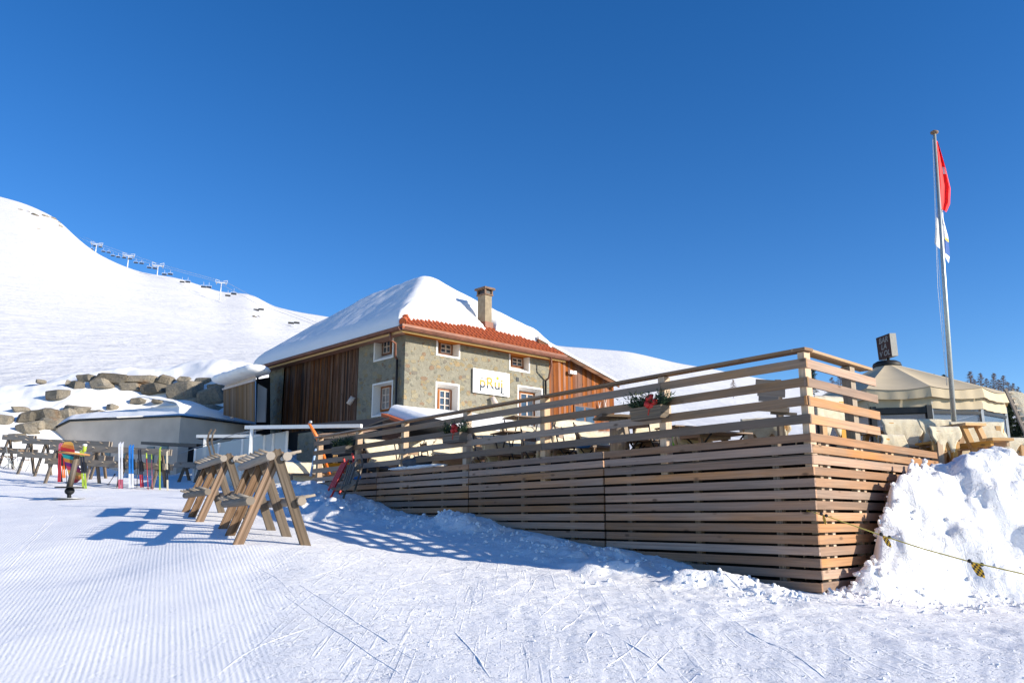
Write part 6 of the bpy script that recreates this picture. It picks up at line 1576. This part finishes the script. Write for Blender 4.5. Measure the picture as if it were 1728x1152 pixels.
# rock outcrops high on the hill
for i, (px, py, wp, hp) in enumerate([(36, 353, 8, 3), (48, 357, 12, 4), (60, 362, 14, 6), (77, 363, 12, 4), (90, 368, 14, 5), (98, 374, 8, 4), (102, 380, 6, 4), (68, 386, 6, 2), (108, 386, 5, 3), (438, 534, 10, 2.2), (430, 533, 8, 1.5)]):
    p = hill_pt(px, py+2); k = p.y/FPX; mb = MB(); mb.ico(tuple(p), (wp*k*.5, 2.5, hp*k*.6), 3, i+50, .4, cut=6, smooth=False)
    lbs = ['leftmost dark rock on the top shoulder of the hill', 'second dark rock from the left on the top shoulder', 'largest dark rock on the top shoulder of the hill', 'flat dark rock below the skyline at top left', 'long dark rock hugging the skyline at top left', 'dark rock where the skyline starts dropping', 'small rock on the falling skyline', 'isolated small rock below the top shoulder', 'lowest small rock on the falling skyline', 'thin rock streak below the first chairs past the lowest pylon', 'faint rock fleck left of the thin rock streak']
    mb.build('rock_outcrop', M['rock'], None, label=lbs[i], cat='rock', group='rock outcrops on the snowy hill')

# ================================================================ TREES
M['bark'] = plain('larch_bark', (.13, .085, .06), .9, noise=.3, scale=2); M['twig'] = plain('larch_twigs', (.20, .13, .085), .9, noise=.3, scale=1); M['pine'] = plain('pine_needles', (.02, .04, .018), .8, noise=.4, scale=2)
def larch(px, pyt, pyb, Y, label, seed, wf=.26, mat='twig', dens=1.0, conif=False):
    a = P(px, pyb, Y); b = P(px, pyt, Y); H = b.z-a.z; rnd = random.Random(seed)
    t = thing('larch' if not conif else 'pine_tree', label, 'tree', tuple(a), 0, 'trees on the skyline')
    mb = MB(); mb.tube([a-Vector((0, 0, 1)), a.lerp(b, .5)+Vector((H*.01, 0, 0)), b], [H*.018, H*.011, H*.002], 6); mb.build('trunk', M['bark'], t)
    mb = MB(); nb = int(70*dens)
    for k in range(nb):
        u = .16+.83*(k/nb); L = H*wf*(1-u)**.7*rnd.uniform(.65, 1.1)+H*.02; an = rnd.uniform(0, 2*math.pi); p0 = a.lerp(b, u)
        d = Vector((math.cos(an), math.sin(an), rnd.uniform(-.15, .25))); pts = [p0, p0+d*L*.5+Vector((0, 0, -.02*H*rnd.random())), p0+d*L+Vector((0, 0, .03*H*rnd.uniform(-.6, 1)))]
        mb.tube(pts, [H*.004, H*.003, H*.001], 3, cap=False)
        for q in range(int(11*dens)):
            v = rnd.uniform(.25, 1); c = p0+d*(L*v); e = Vector((rnd.gauss(0, 1), rnd.gauss(0, 1), rnd.gauss(-.1, .8))).normalized()*(H*.045)*(1.4 if conif else 1)
            s_ = e.cross(Vector((rnd.gauss(0, 1), rnd.gauss(0, 1), rnd.gauss(0, 1)))).normalized()*(H*(.011 if conif else .0045)); mb.add([c-s_, c+s_, c+e], [(0, 1, 2)])
    mb.build('crown', M[mat], t)
    return t
# far-right ridge where they stand
for i, (px, pt, pb, Y, lb, wf) in enumerate([(1637, 626, 672, 90, 'broad bare larch directly behind the tent roof, leftmost of the right-hand larches', .36), (1654, 629, 672, 92, 'bare larch leaning on the broad one behind the tent', .34), (1677, 629, 674, 90, 'pointed bare larch at the middle of the right-hand group', .30), (1693, 633, 676, 93, 'slim bare larch right of the pointed one', .32), (1709, 646, 682, 88, 'smallest bare larch above the hanging ladder', .34), (1598, 635, 670, 100, 'bare larch just left of the flagpole rope', .34), (1645, 640, 674, 98, 'low bare larch filling the gap behind the broad one', .45), (1665, 638, 674, 96, 'low bare larch left of the pointed one', .42), (1685, 640, 676, 97, 'low bare larch right of the pointed one', .42), (1701, 644, 680, 95, 'low bare larch between the slim and the smallest one', .42), (1718, 652, 684, 90, 'bare larch at the right edge of the photo', .4)]):
    larch(px, pt, pb, Y, lb, i+1, wf, dens=1.5)
for i, (px, pt, pb, Y, lb, wf, d_) in enumerate([(1418, 628, 668, 62, 'round-crowned bare larch seen through the side railing', .42, 1.8), (1404, 636, 672, 64, 'smaller bare larch left of the round-crowned one', .4, 1.5), (1237, 640, 662, 150, 'small bare larch standing alone on the slope above the railing', .4, 1.6)]):
    larch(px, pt, pb, Y, lb, i+20, wf, dens=d_)
larch(1370, 618, 672, 60, 'dark green conifer just right of the terrace corner post', 31, .28, 'pine', 1.6, True)
larch(1575, 631, 660, 80, 'low dark pine top showing over the tent roof', 32, .6, 'pine', 1.5, True)
larch(1592, 632, 665, 84, 'second low dark pine top beside the flagpole', 33, .55, 'pine', 1.5, True)
larch(1702, 672, 760, 26, 'dark pine between the tent and the ladder', 34, .22, 'pine', 2.2, True)
larch(1722, 694, 770, 24, 'dark pine under the ladder at the right edge', 35, .22, 'pine', 2.2, True)
# small litter: paper on the snow by the corner
c = P(1402, 996, 10.2); mb = MB(); mb.add([P(1397, 992, 10.25), P(1400, 990, 10.25), P(1408, 999, 10.1), P(1405, 1001, 10.1)]+[v+Vector((0, .012, -.01)) for v in (P(1397, 992, 10.25), P(1400, 990, 10.25), P(1408, 999, 10.1), P(1405, 1001, 10.1))], [(0, 1, 2, 3), (4, 7, 6, 5), (0, 4, 5, 1), (1, 5, 6, 2), (2, 6, 7, 3), (3, 7, 4, 0)])
mb.build('paper_strip', M['white'], None, label='small white paper strip stuck in the snow at the foot of the terrace corner', cat='paper')

# ---------------------------------------------------------------- ski tracks and snow crumbs
def track(pts, w_=.035, h=.014, seed=0):
    """low curved ridge of pushed snow following the ground through pixel points"""
    wp = [on_ground(px, py, 3, 40) for px, py in pts]; out = []
    for i in range(len(wp)-1):
        n_ = max(3, int((wp[i+1]-wp[i]).length/.12))
        for k in range(n_):
            q = wp[i].lerp(wp[i+1], k/n_); out.append(Vector((q.x, q.y, 0)))
    out.append(Vector((wp[-1].x, wp[-1].y, 0)))
    # smooth
    for _ in range(6): out = [out[0]]+[(out[i-1]+out[i]*2+out[i+1])/4 for i in range(1, len(out)-1)]+[out[-1]]
    xs = np.array([p.x for p in out]); ys = np.array([p.y for p in out]); zs = ground(xs, ys); vs = []; n_ = len(out)
    for i, p in enumerate(out):
        t_ = (out[min(i+1, n_-1)]-out[max(i-1, 0)]).normalized(); s_ = Vector((-t_.y, t_.x, 0)); e = max(0.0, math.sin(math.pi*i/(n_-1)))**.5
        hh = h*e*(.6+.8*random.random()); ww = w_*(.5+.5*e)
        z = zs[i]
        vs += [p+s_*ww+Vector((0, 0, z-.012)), p+s_*ww*.2+Vector((0, 0, z+hh)), p-s_*ww*.35+Vector((0, 0, z+hh*.4)), p-s_*ww+Vector((0, 0, z-.012))]
    fs = [(i*4+j, i*4+j+1, i*4+j+5, i*4+j+4) for i in range(n_-1) for j in range(3)]
    TRK.add(vs, fs, None, None, None, 0, True)
TRK = MB()
for i, pts in enumerate([[(1030, 1035), (1012, 1060), (990, 1085), (975, 1108)], [(1098, 1064), (1075, 1090), (1040, 1115), (1010, 1140)], [(1140, 1088), (1118, 1112), (1090, 1140), (1075, 1152)], [(995, 1022), (975, 1045), (948, 1062)], [(968, 996), (935, 1022), (905, 1045)], [(1178, 1138), (1160, 1152)],
                         [(885, 978), (850, 1000), (800, 1020)], [(905, 975), (895, 995), (880, 1012)], [(470, 1000), (560, 1060), (650, 1120), (700, 1152)], [(500, 985), (600, 1050), (700, 1115)], [(95, 865), (60, 900), (20, 940)], [(98, 872), (45, 925), (0, 975)], [(1000, 1060), (1060, 1085), (1100, 1110), (1130, 1140)],
                         [(1250, 1060), (1330, 1100), (1400, 1152)], [(620, 940), (560, 965), (500, 985)], [(780, 960), (700, 985), (640, 1000)], [(420, 950), (470, 975), (500, 1010)], [(350, 1152), (420, 1100), (520, 1060), (600, 1035)], [(830, 1150), (800, 1100), (760, 1060)]]):
    track(pts, .014+.008*random.random(), .003+.003*random.random())
TRK.build('ski_tracks', M['lump'], None, kind='structure')
CR = MB(); rc_ = random.Random(5)
tmpl = []
bm = bmesh.new(); bmesh.ops.create_icosphere(bm, subdivisions=1, radius=1); ivs = [v.co.copy() for v in bm.verts]; ifs = [tuple(v.index for v in f.verts) for f in bm.faces]; bm.free()
cl = []
for k in range(600):                                   # along the terrace berm
    a = rc_.uniform(-.3, FL-1); n_ = .25+abs(rc_.gauss(0, .75)); q = FR.pt(a, n_, 0); cl.append((q.x, q.y, rc_.choice((.01, .015, .024, .038))))
for k in range(330):                                   # foot of the bank
    x = rc_.uniform(4.0, 10); y = 10.55-abs(rc_.gauss(0, .45))+rc_.uniform(0, .5); cl.append((x, y, rc_.choice((.008, .013, .02, .034))))
for k in range(60): x = rc_.uniform(4.6, 10); y = rc_.uniform(10.8, 12.6); cl.append((x, y, rc_.choice((.012, .02, .035))))
for k in range(420): x = rc_.uniform(-1.5, 6.5); y = rc_.uniform(5.2, 10.2); cl.append((x, y, rc_.choice((.005, .007, .010, .014))))
for k in range(250): a = rc_.uniform(0, 3.6); q = SI.pt(a, abs(rc_.gauss(0, .2)), 0); cl.append((q.x, q.y, rc_.choice((.02, .03, .05))))
gx = np.array([c[0] for c in cl]); gy = np.array([c[1] for c in cl]); gzz = ground(gx, gy)
for (x, y, r_), z in zip(cl, gzz):
    m_ = T(x, y, float(z)+r_*.25) @ Matrix.Rotation(rc_.uniform(0, 6), 4, Vector((rc_.random(), rc_.random(), rc_.random())).normalized()) @ Matrix.Diagonal((r_*rc_.uniform(.7, 1.4), r_*rc_.uniform(.7, 1.3), r_*rc_.uniform(.5, .9), 1))
    CR.add(ivs, ifs, m_, None, 0, 0, False)
CR.build('snow_crumbs', M['lump'], None, kind='stuff', label='loose crumbs and chunks of snow scattered along the terrace berm and snow bank')
